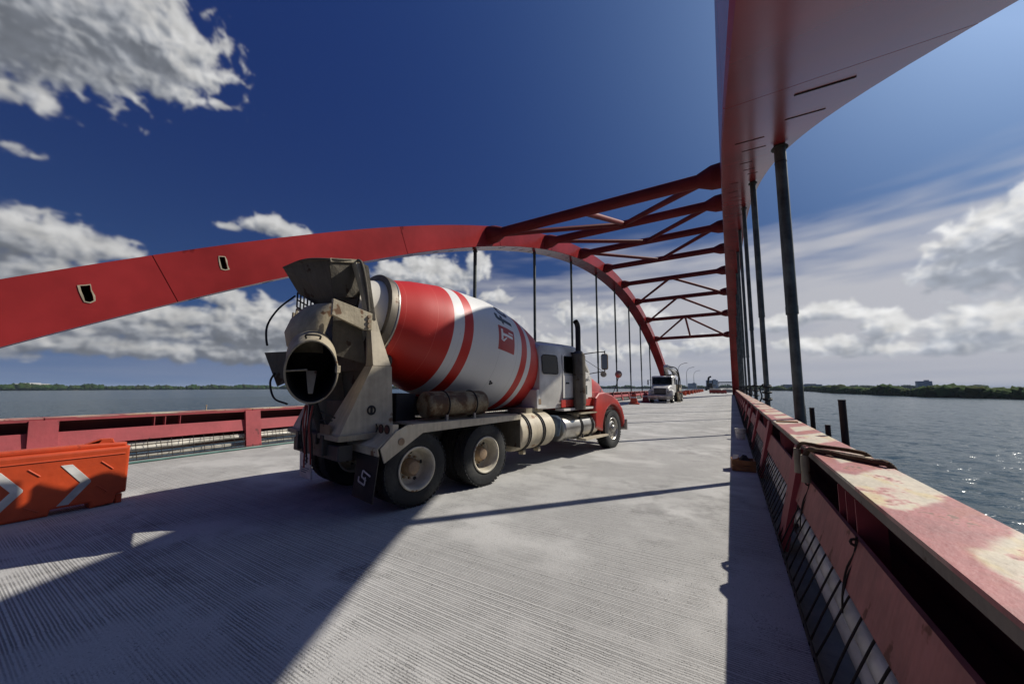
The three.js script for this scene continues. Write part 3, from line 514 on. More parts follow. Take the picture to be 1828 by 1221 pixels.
// drum: painted bands, emblem and letters
const DR = { y0: 2.72, t: 0.19, prof: [[-0.62, 0.52], [-0.40, 0.575], [-0.22, 0.66], [-0.12, 0.715], [0.3, 0.865], [0.8, 1.0], [1.2, 1.065], [1.82, 1.135], [2.02, 1.14], [2.7, 1.09], [3.1, 1.02], [3.34, 0.965], [3.62, 0.84], [3.80, 0.62], [3.86, 0.30]] };
function drumTexture() {
  const W = 2048, Hc = 1536, c = document.createElement('canvas'); c.width = W; c.height = Hc; const x = c.getContext('2d');
  const s0 = -0.62, s1 = 3.86, Y = (s) => Hc * (1 - (s - s0) / (s1 - s0));            // canvas up = towards the cab
  const wht = '#dcdcd8', red = '#c4271b', band = (a, b, col) => { x.fillStyle = col; x.fillRect(0, Y(b), W, Y(a) - Y(b) + 1); };
  band(s0, s1, wht); band(-0.62, -0.12, '#d3cfc4'); band(-0.12, 0.80, red); band(1.01, 1.19, red); band(2.50, 2.69, red); band(2.86, 3.86, red);
  // u = 0.5 faces the truck's own right; u grows upward round the drum. Lettering reads upward round the drum: its tops point to the tail
  const U = (ph) => W * (0.5 + ph / (2 * Math.PI)), px = W / (2 * Math.PI * 1.135), py = Hc / (s1 - s0);   // pixels per metre round and along
  for (let rpt = 0; rpt < 2; rpt++) {
    const off = rpt ? W / 2 : 0, wrap = (v) => v;
    const u0 = wrap(U(-0.03) - off), u1 = wrap(U(0.40) - off), ya = Y(2.25), yb = Y(1.78);
    x.fillStyle = '#a8231c'; x.fillRect(u0, ya, u1 - u0, yb - ya);
    x.strokeStyle = '#e6e4de'; x.fillStyle = '#e6e4de';
    const q = (a, b) => [u0 + (u1 - u0) * a, yb + (ya - yb) * b];                  // a: along the word, b: 0 = letter top (tail side)
    const poly = (p) => { x.beginPath(); p.forEach(([a, b], i) => { const [X, Yy] = q(a, b); i ? x.lineTo(X, Yy) : x.moveTo(X, Yy); }); x.closePath(); x.fill(); };
    poly([[0.40, 0.14], [0.88, 0.14], [0.88, 0.26], [0.72, 0.26], [0.72, 0.88], [0.60, 0.88], [0.60, 0.26], [0.46, 0.26]]); poly([[0.40, 0.14], [0.46, 0.30], [0.56, 0.42], [0.56, 0.50], [0.36, 0.30]]); poly([[0.78, 0.60], [0.84, 0.60], [0.84, 0.90], [0.78, 0.90]]);
    x.save(); x.translate(U(0.455) - off, Y(2.25)); x.scale(1, 1); x.fillStyle = '#1d2226';
    // upright letters have their top towards the tail: flip the canvas so that the word runs along +u with tops downward on the canvas
    x.transform(1, 0, 0, -1, 0, 0); x.font = 'bold 1px sans-serif'; x.restore();
    x.save(); x.translate(U(0.455) - off, Y(2.25)); x.scale(px / py, -1); x.fillStyle = '#1d2226'; x.font = `bold ${Math.round(0.62 * py)}px sans-serif`; x.fillText('fo', 0, 0); x.restore();
  }
  // concrete splashes, drips and dents of dirt
  const r = rng(55);
  for (let i = 0; i < 900; i++) { const s = r(), col = s < 0.5 ? `rgba(120,112,100,${0.05 + r() * 0.16})` : `rgba(235,228,215,${0.05 + r() * 0.2})`; x.fillStyle = col; const w = 1 + r() * r() * 9, h = 1 + r() * r() * 9; x.fillRect(r() * W, r() * Hc, w, h); }
  for (let i = 0; i < 60; i++) { x.fillStyle = `rgba(90,70,55,${0.03 + r() * 0.06})`; x.fillRect(r() * W, r() * Hc, 200 + r() * 500, 1 + r() * 2); }
  for (const s of [0.02, 0.52]) { x.fillStyle = 'rgba(250,215,205,0.30)'; x.fillRect(0, Y(s), W, 2); }
  for (const s of [1.83, 2.35]) { x.fillStyle = 'rgba(120,120,118,0.35)'; x.fillRect(0, Y(s), W, 2); }
  const t = new THREE.CanvasTexture(c); t.colorSpace = THREE.SRGBColorSpace; t.wrapS = THREE.RepeatWrapping; t.anisotropy = 4; return t;
}
function revolve(prof, n, s0, s1) {                           // surface round the drum axis; u round, v along
  const pos = [], uv = [], idx = [], ct = Math.cos(DR.t), st = Math.sin(DR.t);
  for (const [s, r] of prof) for (let i = 0; i <= n; i++) { const ph = (i / n - 0.5) * 2 * Math.PI, x = r * Math.cos(ph), m = r * Math.sin(ph), f = s * ct + m * st, y = DR.y0 - s * st + m * ct; pos.push(x, y, -f); uv.push(i / n, (s - s0) / (s1 - s0)); }
  const w = n + 1; for (let j = 0; j + 1 < prof.length; j++) for (let i = 0; i < n; i++) { const a = j * w + i, b = a + 1, c = a + w, d = c + 1; idx.push(a, b, d, a, d, c); }
  const g = new THREE.BufferGeometry(); g.setAttribute('position', new THREE.Float32BufferAttribute(pos, 3)); g.setAttribute('uv', new THREE.Float32BufferAttribute(uv, 2)); g.setIndex(idx); g.computeVertexNormals(); return g;
}
const axisPt = (s, r, ph) => { const ct = Math.cos(DR.t), st = Math.sin(DR.t), x = r * Math.cos(ph), m = r * Math.sin(ph); return F3(x, DR.y0 - s * st + m * ct, s * ct + m * st); };
{
  const T = thing('mixer_truck', 'red and white concrete mixer truck with dusty cream chassis driving away', 'truck', [-5.015, 0, -3.99], -9 * D2R);
  // chassis
  mk('chassis', [...[-0.42, 0.42].map((x) => bx(0.09, 0.27, 7.9, x, 0.87, -2.95)), ...[-0.9, 0.2, 1.9, 3.2, 4.6, 6.4].map((f) => bx(0.80, 0.16, 0.12, 0, 0.86, -f)), bx(1.0, 0.06, 3.8, 0, 1.02, -2.0)], M.darkSteel, T);
  for (const f of [0, 1.39]) mk('axle', [rod(F3(-0.9, 0.50, f), F3(0.9, 0.50, f), 0.09, 12), new THREE.SphereGeometry(0.24, 16, 12).translate(0, 0.52, -f)], M.darkSteel, T);
  mk('axle', rod(F3(-0.9, 0.50, 6.42), F3(0.9, 0.50, 6.42), 0.07, 12), M.darkSteel, T);
  for (const f of [0.0, 1.39]) for (const s of [1, -1]) { wheel(T, s * 1.055, f, s, 'rear'); wheel(T, s * 0.715, f, -s, 'rear'); }
  for (const s of [1, -1]) wheel(T, s * 1.03, 6.42, s, 'front', 0.30);
  // rear fenders, mud flaps and lights
  for (const s of [1, -1]) {
    const X = (x) => s * x;
    const fd = mk('fender', [bx(0.66, 0.035, 2.30, X(0.89), 1.115, -1.12), slab([F3(X(0.56), 1.03, -0.40), F3(X(1.20), 1.03, -0.40), F3(X(1.20), 0.86, -0.62), F3(X(0.56), 0.90, -0.70)], 0.02), slab([F3(X(0.56), 0.90, -0.70), F3(X(1.20), 0.86, -0.625), F3(X(1.20), 0.76, -0.60), F3(X(0.56), 0.80, -0.68)], 0.02)], M.cream, T);
    mk('side_skirt', [ext([[-0.05, 1.135], [2.28, 1.135], [2.28, 1.045], [0.05, 1.005], [-0.54, 0.67], [-0.60, 0.86], [-0.38, 1.06], [-0.20, 1.135]], 0.022).rotateY(Math.PI / 2).translate(X(1.222), 0, 0)], M.cream, T);
    mk('front_skirt', bx(0.66, 0.56, 0.025, X(0.90), 0.80, -2.265), M.hopper, T);
    const lb = mk('lamp_box', bx(0.52, 0.135, 0.10, X(0.94), 1.08, 0.37, 0.01), M.cream, fd);
    for (let i = 0; i < 3; i++) { const x = X(0.78 + i * 0.15); const l = mk('tail_lamp', rod(F3(x, 1.08, -0.40), F3(x, 1.08, -0.428), 0.052, 20), i ? M.lens : M.rimRust, T); mk('lamp_ring', new THREE.TorusGeometry(0.056, 0.008, 6, 24).translate(x, 1.08, 0.425), M.black, l); }
    mk('marker_lamp', rod(F3(X(1.20), 0.92, -0.30), F3(X(1.245), 0.92, -0.30), 0.048, 16), M.rimRust, T);
    mk('red_reflector', bx(0.19, 0.035, 0.012, X(1.06), 0.825, 0.626, 0.002), M.lens, T);
    const fl = s > 0 ? [F3(0.735, 0.80, -0.635), F3(1.20, 0.77, -0.595), F3(1.185, 0.18, -0.66), F3(0.74, 0.22, -0.70)] : [F3(-0.73, 0.66, -0.66), F3(-1.18, 0.66, -0.66), F3(-1.18, 0.17, -0.64), F3(-0.73, 0.17, -0.64)];
    const flap = mk('mud_flap', slab(fl, 0.014), s > 0 ? M.flap : M.tape, T);
    // angular double-hook emblem on the flap
    const org = s > 0 ? F3(0.965, 0.475, -0.668) : F3(-0.95, 0.46, -0.652), dx = s > 0 ? F3(0.445, -0.04, 0.04).normalize() : F3(0.45, 0, 0).normalize(), dyv = s > 0 ? F3(0, 0.58, 0.065).normalize() : F3(0, 0.49, -0.02).normalize(), nz = dx.clone().cross(dyv).normalize(), st = [];
    const em = (x0, y0, x1, y1, w) => { const a = org.clone().addScaledVector(dx, x0).addScaledVector(dyv, y0).addScaledVector(nz, 0.012), b = org.clone().addScaledVector(dx, x1).addScaledVector(dyv, y1).addScaledVector(nz, 0.012); const d = b.clone().sub(a).normalize(), p = d.clone().cross(nz).multiplyScalar(w / 2); st.push(slab([a.clone().add(p), b.clone().add(p), b.clone().sub(p), a.clone().sub(p)], 0.006)); };
    const es = s > 0 ? 1 : 0.8; for (const [a, b, c, d] of [[-0.02, 0.09, 0.15, 0.05], [-0.02, 0.09, -0.03, 0.01], [-0.03, 0.01, 0.07, -0.02], [0.05, 0.02, 0.05, -0.08], [0.05, -0.08, -0.09, -0.06], [-0.09, -0.06, -0.09, 0.0]]) em(a * es, b * es, c * es, d * es, 0.02);
    mk('flap_emblem', st, s > 0 ? M.tape : M.tarp, flap);
    if (s < 0) { const st2 = []; for (let i = 0; i < 3; i++) { const a = org.clone().addScaledVector(dx, -0.15).addScaledVector(dyv, -0.13 - i * 0.035).addScaledVector(nz, 0.012); st2.push(slab([a.clone(), a.clone().addScaledVector(dx, 0.3 - i * 0.05), a.clone().addScaledVector(dx, 0.3 - i * 0.05).addScaledVector(dyv, 0.015), a.clone().addScaledVector(dyv, 0.015)], 0.004)); } mk('flap_print', st2, M.tarp, flap); }
  }
  mk('rear_beam', [bx(1.5, 0.20, 0.20, 0.05, 0.79, 0.84, 0.015), bx(0.5, 0.14, 0.5, 0, 0.94, 0.75)], M.darkSteel, T);
  mk('licence_plate', bx(0.30, 0.17, 0.01, 0.42, 1.06, 0.955, 0.002), M.rimRust, T);
  // pedestal: two tapered legs and the plates between them
  const ring = (x0, x1, f0, f1, y) => [F3(x0, y, f0), F3(x1, y, f0), F3(x1, y, f1), F3(x0, y, f1)];
  for (const s of [1, -1]) {
    const q = (x0, x1, f0, f1, y) => s > 0 ? ring(x0, x1, f0, f1, y) : ring(-x1, -x0, f0, f1, y);
    mk('pedestal_leg', loft([q(0.30, 0.80, -0.95, -0.16, 0.98), q(0.56, 0.78, -0.50, -0.20, 1.95)], true, 0), M.cream, T);
    mk('upper_leg', loft([q(0.565, 0.775, -0.49, -0.21, 1.955), q(0.56, 0.70, -0.50, -0.36, 2.45), ...(s > 0 ? [q(0.56, 0.66, -0.60, -0.50, 2.95), q(0.50, 0.63, -0.73, -0.62, 3.42)] : [])], true, 0), M.cream, T);
    mk('leg_foot', bx(0.62, 0.07, 0.86, s * 0.55, 0.985, 0.55, 0.01), M.creamWorn, T);
  }
  mk('cross_plate', [bx(1.1, 0.55, 0.03, 0, 1.70, 0.30), bx(1.1, 0.5, 0.03, 0, 2.15, 0.42), bx(0.7, 0.5, 0.03, 0, 1.2, 0.62)], M.hopper, T);
  for (const x of [-0.45, 0.45]) mk('roller', rod(F3(x, 2.05, -0.24), F3(x, 2.05, -0.06), 0.11, 16), M.darkSteel, T);
  mk('leg_bracket', [new THREE.TorusGeometry(0.055, 0.014, 6, 16).rotateY(Math.PI / 2).translate(0.795, 1.33, 0.50), bx(0.02, 0.12, 0.03, 0.80, 1.33, 0.50)], M.black, T);
  // drum
  { const dm = new THREE.MeshPhysicalMaterial({ map: drumTexture(), roughness: 0.5, clearcoat: 0.15, clearcoatRoughness: 0.3 });
    const prof = []; for (let i = 0; i + 1 < DR.prof.length; i++) { const [a, b] = [DR.prof[i], DR.prof[i + 1]], n = Math.max(1, Math.round((b[0] - a[0]) / 0.12)); for (let j = 0; j < n; j++) prof.push([lerp(a[0], b[0], j / n), lerp(a[1], b[1], j / n)]); } prof.push(DR.prof[DR.prof.length - 1]);
    const drum = mk('drum', revolve(prof, 96, -0.62, 3.86), dm, T, true);
    mk('track_ring', revolve([[-0.24, 0.66], [-0.24, 0.745], [-0.235, 0.755], [-0.125, 0.755], [-0.12, 0.745], [-0.12, 0.70]], 96, 0, 1), M.exhaust, drum);
    mk('ring_edge', revolve([[-0.118, 0.69], [-0.118, 0.748], [-0.075, 0.748], [-0.075, 0.72]], 96, 0, 1), M.chrome, drum);
    mk('drive_head', [rod(axisPt(3.82, 0, 0), axisPt(4.15, 0, 0), 0.30, 20), bx(0.7, 0.9, 0.4, 0, 1.5, -4.05)], M.darkSteel, T);
    for (const [s, ph] of [[1.9, -0.62], [1.93, -0.60], [1.88, -0.58]]) { const p = axisPt(s, 1.138, ph); mk('concrete_splash', new THREE.SphereGeometry(0.022, 6, 5).translate(p.x, p.y, p.z), M.darkSteel, drum); } }
  // charge hopper over the drum mouth
  const hopper = mk('charge_hopper', [
    slab([F3(-0.36, 3.40, -1.33), F3(0.12, 3.44, -1.22), F3(0.52, 3.40, -1.06), F3(0.40, 2.92, -0.92), F3(0.12, 2.74, -0.86), F3(-0.30, 3.04, -1.12)], 0.016),
    slab([F3(0.52, 3.40, -1.06), F3(0.50, 3.50, -0.62), F3(0.42, 2.98, -0.55), F3(0.40, 2.92, -0.92)], 0.016),
    slab([F3(-0.36, 3.40, -1.33), F3(-0.36, 3.46, -0.62), F3(-0.34, 3.0, -0.55), F3(-0.30, 3.04, -1.12)], 0.016),
    slab([F3(0.42, 2.98, -0.55), F3(-0.34, 3.0, -0.55), F3(-0.30, 2.62, -0.62), F3(0.30, 2.62, -0.62)], 0.016),
    tube([F3(-0.36, 3.40, -1.33), F3(0.12, 3.44, -1.22), F3(0.52, 3.40, -1.06), F3(0.50, 3.50, -0.62)], 0.016, 24, 6)], M.hopper, T);
  mk('hopper_rib', [bar(F3(0.535, 3.39, -1.05), F3(0.515, 3.49, -0.62), 0.02, 0.05)], M.creamWorn, hopper);
  mk('hopper_strap', [slab([F3(0.65, 3.43, -0.66), F3(0.66, 3.40, -0.56), F3(0.69, 2.62, -0.43), F3(0.67, 2.62, -0.52)], 0.02), tube([F3(0.52, 3.50, -0.64), F3(0.66, 3.42, -0.66), F3(0.69, 3.05, -0.585), F3(0.70, 2.72, -0.545)], 0.022, 20, 8)], M.hopper, T);
  mk('hinge_arm', [ext([[-0.50, 2.70], [-1.06, 2.82], [-1.07, 2.60], [-0.62, 2.45], [-0.50, 2.46]], 0.05, 0.006).rotateY(Math.PI / 2).translate(0.70, 0, 0)], M.creamWorn, T);
  for (const y of [2.645, 2.575, 2.505]) mk('bolt', rod(F3(0.72, y, -0.555), F3(0.752, y, -0.555), 0.026, 8), M.rimRust, T);
  mk('hinge_arm', [ext([[-0.50, 2.70], [-1.06, 2.82], [-1.07, 2.60], [-0.62, 2.45], [-0.50, 2.46]], 0.05, 0.006).rotateY(Math.PI / 2).translate(-0.70, 0, 0)], M.creamWorn, T);
  // discharge guard below the hopper: a bent trough narrowing to the chute
  { const rings = []; for (const [y, f, w, d] of [[2.80, -0.98, 0.46, 0.20], [2.62, -1.10, 0.45, 0.24], [2.42, -1.16, 0.42, 0.26], [2.22, -1.15, 0.34, 0.24], [2.12, -1.10, 0.26, 0.20]]) { const o = []; for (let i = 0; i <= 16; i++) { const a = -0.35 + (Math.PI + 0.7) * i / 16; o.push(F3(w * Math.cos(a) + 0.06, y, f - d * Math.sin(a) + 0.05)); } for (let i = 16; i >= 0; i--) { const a = -0.35 + (Math.PI + 0.7) * i / 16; o.push(F3((w - 0.014) * Math.cos(a) + 0.06, y, f - (d - 0.014) * Math.sin(a) + 0.05)); } rings.push(o); }
    mk('discharge_trough', loft(rings, false, 0.7), M.creamWorn, T); }
  mk('trough_side', slab([F3(0.56, 2.62, -0.98), F3(0.60, 2.46, -0.58), F3(0.58, 1.98, -0.50), F3(0.50, 2.10, -0.95)], 0.016), M.hopper, T); mk('trough_side', slab([F3(-0.50, 2.62, -0.98), F3(-0.56, 2.46, -0.58), F3(-0.55, 1.98, -0.50), F3(-0.42, 2.10, -0.95)], 0.016), M.hopper, T);
  // walkway grid beside the hopper
  { const o = []; const P = (u, v) => F3(lerp(-0.42, 0.02, u), lerp(3.08, 2.86, v) - u * 0.20, lerp(-1.10, -1.02, u)); for (let i = 0; i <= 5; i++) o.push(rod(P(i / 5, 0), P(i / 5, 1), 0.012, 6)); for (let j = 0; j <= 2; j++) o.push(rod(P(0, j / 2), P(1, j / 2), 0.012, 6)); mk('step_grid', o, M.black, T); mk('grid_rail', bar(P(0, 1.12), P(1.05, 1.12), 0.02, 0.03), M.creamWorn, T); mk('grid_post', bar(F3(-0.43, 2.84, -1.09), F3(-0.43, 2.30, -1.12), 0.03, 0.03), M.creamWorn, T); }
  // swivel chute folded to the truck's right: a short round drum mouth towards the camera side
  { const A = F3(0.93, 1.83, -1.36), n = V3(0.90, -0.16, 0.38).normalize(), B = A.clone().addScaledVector(n, -0.95).add(V3(0, 0.12, 0.04));
    const mouth = [], e1 = V3(0, 1, 0).cross(n).normalize(), e2 = n.clone().cross(e1).normalize(), circ = (C, r) => { const o = []; for (let i = 0; i < 40; i++) { const a = i / 40 * Math.PI * 2; o.push(C.clone().addScaledVector(e1, Math.cos(a) * r * 0.74).addScaledVector(e2, Math.sin(a) * r)); } return o; };
    const ch = mk('chute', [loft([circ(B, 0.37), circ(B.clone().lerp(A, 0.15), 0.415), circ(A, 0.38), circ(A.clone().addScaledVector(n, 0.004), 0.37)], false, 0.5)], M.creamWorn, T); mk('chute_lining', loft([circ(A.clone().addScaledVector(n, 0.002), 0.368), circ(B.clone().lerp(A, 0.12), 0.35), circ(B, 0.33)], false, 0.5), M.flap, ch); mk('chute_back', loft([circ(B.clone().addScaledVector(n, -0.01), 0.34), circ(B.clone().addScaledVector(n, 0.01), 0.34)], true, 0.4), M.flap, ch);
    const rimPts = circ(A, 0.376); mk('rim', new THREE.TubeGeometry(new THREE.CatmullRomCurve3(rimPts, true), 60, 0.013, 6, true), M.creamWorn, ch);
    const hp = (a, b) => A.clone().addScaledVector(e1, a).addScaledVector(e2, b);
    mk('lift_handle', tube([hp(-0.08, 0.395).addScaledVector(n, -0.12), hp(-0.08, 0.435).addScaledVector(n, -0.06), hp(0.07, 0.435).addScaledVector(n, -0.06), hp(0.07, 0.395).addScaledVector(n, -0.12)], 0.012, 16, 6), M.black, ch);
    mk('wear_tongue', slab([hp(-0.07, -0.02).addScaledVector(n, -0.25), hp(0.05, -0.02).addScaledVector(n, -0.25), hp(0.02, -0.27).addScaledVector(n, -0.05), hp(-0.03, -0.27).addScaledVector(n, -0.05)], 0.012), M.creamWorn, ch);
    mk('latch', [rod(hp(-0.27, 0.0).addScaledVector(n, -0.05), hp(-0.05, 0.02).addScaledVector(n, -0.05), 0.012, 6), bx(0.05, 0.09, 0.05, ...hp(0.28, 0.04).toArray())], M.creamWorn, ch);
    mk('chute_leaf', slab([F3(-0.34, 2.13, -1.50), F3(0.0, 2.14, -1.30), F3(0.04, 1.75, -1.26), F3(-0.14, 1.66, -1.38)], 0.014), M.hopper, T);
    mk('side_hoop', tube([F3(-0.16, 1.84, -1.42), F3(-0.24, 1.72, -1.44), F3(-0.18, 1.50, -1.40), F3(0.02, 1.42, -1.30)], 0.014, 20, 6), M.black, T);
    mk('support_pipe', [rod(F3(0.10, 1.0, -0.85), F3(0.08, 1.50, -1.02), 0.06, 12), rod(F3(0.30, 1.32, -0.98), F3(0.48, 1.20, -0.80), 0.012, 6), rod(F3(0.28, 1.20, -0.98), F3(0.47, 1.18, -0.78), 0.010, 6)], M.darkSteel, T); }
  // dangling red slings and a loose cable
  { const r = rng(77); for (let i = 0; i < 7; i++) { const x = 0.05 + i * 0.055, l = 0.82 - 0.16 * r() - (i % 2) * 0.12; mk('red_sling', tube([F3(x, 1.40, -1.06 - r() * 0.05), F3(x + (r() - 0.5) * 0.06, 1.15, -1.10 - r() * 0.05), F3(x + (r() - 0.5) * 0.08, 0.95, -1.10), F3(x + 0.03 + (r() - 0.5) * 0.05, l, -1.09)], 0.011, 14, 5), i % 3 ? M.redDull : M.black, T); }
    mk('cable', tube([F3(-0.30, 3.00, -1.17), F3(-0.36, 2.78, -1.36), F3(-0.34, 2.52, -1.49), F3(-0.24, 2.30, -1.52), F3(-0.22, 2.22, -1.51)], 0.014, 24, 6), M.black, T); }
  // rusty cylinder above the fender
  { const y = 1.375, c = mk('rusty_cylinder', [lathe([[0, -0.64], [0.17, -0.635], [0.205, -0.60], [0.21, -0.55], [0.21, 0.55], [0.205, 0.60], [0.17, 0.635], [0, 0.64]], 32).rotateX(Math.PI / 2).translate(0.93, y, -0.90)], M.rusty, T);
    for (const f of [0.62, 1.22]) { mk('strap', new THREE.TorusGeometry(0.215, 0.012, 6, 32).translate(0.93, y, -f), M.black, c); mk('cradle', bx(0.05, 0.12, 0.05, 1.06, 1.165, -f), M.chrome, c); } }
  mk('hydraulic_unit', bx(0.5, 0.5, 0.35, 0.40, 1.30, -0.15), M.black, T); mk('oil_cooler', bx(0.45, 0.35, 0.8, -0.5, 1.30, -1.2), M.black, T);
  // round tanks along the side
  const tank = (name, x, y, r, f0, f1, m, strapsAt) => { const L = f1 - f0, c = mk(name, lathe([[0, -L / 2], [r * 0.8, -L / 2 + 0.01], [r * 0.97, -L / 2 + 0.035], [r, -L / 2 + 0.07], [r, L / 2 - 0.07], [r * 0.97, L / 2 - 0.035], [r * 0.8, L / 2 - 0.01], [0, L / 2]], 40).rotateX(Math.PI / 2).translate(x, y, -(f0 + f1) / 2), m, T); for (const f of strapsAt) mk('strap', [new THREE.TorusGeometry(r + 0.008, 0.014, 6, 40).translate(x, y, -f - 0.03), new THREE.TorusGeometry(r + 0.008, 0.014, 6, 40).translate(x, y, -f + 0.03)], M.darkSteel, c); return c; };
  tank('water_tank', 0.86, 0.76, 0.365, 2.29, 3.50, M.cream, [2.58, 3.06]);
  tank('fuel_tank', 0.88, 0.70, 0.29, 3.95, 5.62, M.chrome, [4.72, 5.25]);
  for (const f of [2.6, 3.1]) mk('tank_bracket', bx(0.12, 0.08, 0.09, 1.0, 0.375, -f), M.creamWorn, T);
  mk('upper_step', [bx(0.34, 0.03, 0.95, 1.02, 1.015, -5.0), bx(0.30, 0.06, 0.1, 0.98, 0.975, -4.6)], M.creamWorn, T);
  mk('lower_step', [bx(0.26, 0.045, 1.25, 1.12, 0.40, -5.35, 0.012).rotateX(0.0)], M.cream, T);
  mk('step_bracket', [bx(0.03, 0.30, 0.05, 1.10, 0.54, -4.85), bx(0.03, 0.30, 0.05, 1.10, 0.54, -5.75)], M.darkSteel, T);
  mk('splash_panel', bx(0.60, 0.52, 0.025, 0.88, 0.62, -5.93), M.hopper, T);
  mk('tarp_bundle', loft([[0.16, 0.05, 0.66, 1.02], [0.20, 0.10, 0.70, 0.95], [0.14, 0.07, 0.74, 0.72], [0.06, 0.05, 0.78, 0.58]].map(([a, b, x, y]) => { const o = []; for (let i = 0; i < 10; i++) { const t = i * 0.628; o.push(F3(x + 0.3 + a * Math.cos(t) * (1 + 0.1 * Math.sin(i * 2.7)), y, 3.72 + b * Math.sin(t))); } return o; }), true, 1), M.tarp, T);
  mk('battery_box', [bx(0.42, 0.40, 0.36, 0.80, 1.40, -3.28, 0.015)], M.white, T); mk('box_label', bx(0.004, 0.12, 0.09, 1.013, 1.34, -3.20, 0), M.rimRust, T); mk('box_bracket', [bx(0.5, 0.10, 0.6, 0.70, 1.16, -3.1)], M.creamWorn, T);
  // cab
  { const body = [[1.18, 1.0], [1.60, 1.05], [2.05, 1.055], [2.46, 1.03], [2.61, 0.98], [2.68, 0.84]];
    const sec = (f, top, wd) => { const o = []; for (const [y, x] of body) o.push(F3(x * wd, Math.min(y, y > 2.05 ? lerp(2.05, top, (y - 2.05) / 0.63) : y), f)); for (const [y, x] of [...body].reverse()) o.push(F3(-x * wd, Math.min(y, y > 2.05 ? lerp(2.05, top, (y - 2.05) / 0.63) : y), f)); return o; };
    const cab = mk('cab', [loft([sec(3.18, 2.55, 0.97), sec(3.26, 2.62, 1.0), sec(4.2, 2.68, 1.0), sec(4.85, 2.68, 1.0), sec(5.02, 2.62, 0.98)], true, 0.5), loft([sec(5.02, 2.62, 0.98).map((p) => V3(p.x, Math.min(p.y, 2.04), p.z)), sec(5.50, 2.05, 0.93).map((p) => V3(p.x, Math.min(p.y, 2.02), p.z))], true, 0.4)], M.white, T);
    mk('roof_fairing', loft([[3.6, 0.35, 2.67], [3.9, 0.5, 2.74], [4.6, 0.5, 2.75], [4.9, 0.4, 2.66]].map(([f, w, y]) => [F3(-w, 2.60, f), F3(-w, y, f), F3(w, y, f), F3(w, 2.60, f)]), true, 0.5), M.white, cab);
    for (const s of [1, -1]) {
      const X = (x) => s * x, pane = (pts, nm) => mk(nm, slab(pts.map(([f, y]) => F3(X(y > 2.1 ? 1.062 - (y - 2.05) * 0.10 : 1.064), y, f)), 0.012), M.glass, T);
      const seal = (pts) => { const c = pts.map(([f, y]) => F3(X((y > 2.1 ? 1.062 - (y - 2.05) * 0.10 : 1.064) + 0.004), y, f)); return new THREE.TubeGeometry(new THREE.CatmullRomCurve3(c, true, 'catmullrom', 0.08), 40, 0.011, 5, true); };
      const w1 = [[3.24, 1.97], [3.24, 2.30], [3.30, 2.35], [3.78, 2.36], [3.84, 2.31], [3.84, 1.98], [3.80, 1.94], [3.28, 1.94]], w2 = [[4.10, 1.99], [4.10, 2.32], [4.16, 2.37], [4.72, 2.36], [5.02, 2.02], [4.98, 1.97]];
      const a = pane(w1, 'side_window'), b = pane(w2, 'door_window'); mk('seal', seal(w1), M.black, a); mk('seal', seal(w2), M.black, b);
      const door = mk('door', [slab([[4.04, 1.40], [5.42, 1.40], [5.42, 1.92], [4.04, 1.92]].map(([f, y]) => F3(X(1.062), y, f)), 0.018), bx(0.012, 0.48, 0.05, X(1.058), 2.15, -4.065)], M.white, T);
      mk('door_handle', bx(0.02, 0.035, 0.13, X(1.08), 1.74, -4.22, 0.005), M.black, door); mk('door_badge', [bx(0.004, 0.22, 0.10, X(1.075), 1.58, -5.12, 0)], M.galv, door);
      { const o = [], r = rng(31 + s); for (let i = 0; i < 9; i++) o.push(bx(0.004, 0.02 + r() * 0.05, 0.012 + r() * 0.03, X(1.0745), 1.82 + (i % 2) * 0.03, -4.92 - i * 0.045, 0)); mk('door_lettering', o, M.darkSteel, door); }
      mk('red_band', slab([[3.95, 1.19], [5.48, 1.19], [5.48, 1.355], [3.95, 1.355]].map(([f, y]) => F3(X(1.068), y, f)), 0.022), M.red, T);
      mk('sill_step', [bx(0.24, 0.05, 1.5, X(1.02), 1.135, -4.7, 0.01)], M.white, T);
      // exhaust stack behind the door
      if (s > 0) { const st = mk('exhaust_stack', [rod(F3(1.16, 1.12, 4.60), F3(1.16, 2.44, 4.60), 0.152, 24), rod(F3(1.16, 2.44, 4.60), F3(1.16, 2.52, 4.60), 0.15, 24, 0.075)], M.exhaust, T);
        mk('stack_pipe', [rod(F3(1.16, 2.50, 4.60), F3(1.16, 3.05, 4.60), 0.064, 16), tube([F3(1.16, 3.03, 4.60), F3(1.16, 3.12, 4.59), F3(1.16, 3.19, 4.55), F3(1.16, 3.23, 4.49)], 0.064, 10, 14)], M.black, st); mk('heat_shield', [loft([1.25, 1.75, 2.40].map((y) => { const o = []; for (let i = 0; i <= 10; i++) { const t = -1.5 + 3.0 * i / 10; o.push(F3(1.16 + 0.166 * Math.cos(t), y, 4.60 - 0.166 * Math.sin(t))); } for (let i = 10; i >= 0; i--) { const t = -1.5 + 3.0 * i / 10; o.push(F3(1.16 + 0.158 * Math.cos(t), y, 4.60 - 0.158 * Math.sin(t))); } return o; }), true, 0.6)], M.exhaust, st); mk('stack_bracket', bx(0.3, 0.05, 0.26, 1.02, 2.46, -4.6), M.black, st); }
      // mirror frame
      const mf = mk('mirror_arm', [tube([F3(X(0.98), 2.47, 5.0), F3(X(1.30), 2.52, 5.22), F3(X(1.50), 2.53, 5.32)], 0.012, 12, 6), tube([F3(X(1.05), 1.99, 5.35), F3(X(1.30), 2.02, 5.32), F3(X(1.50), 2.03, 5.30)], 0.012, 12, 6), rod(F3(X(1.50), 1.95, 5.30), F3(X(1.50), 2.56, 5.33), 0.014, 8), rod(F3(X(1.0), 2.40, 5.02), F3(X(1.45), 2.04, 5.30), 0.006, 6)], M.black, T);
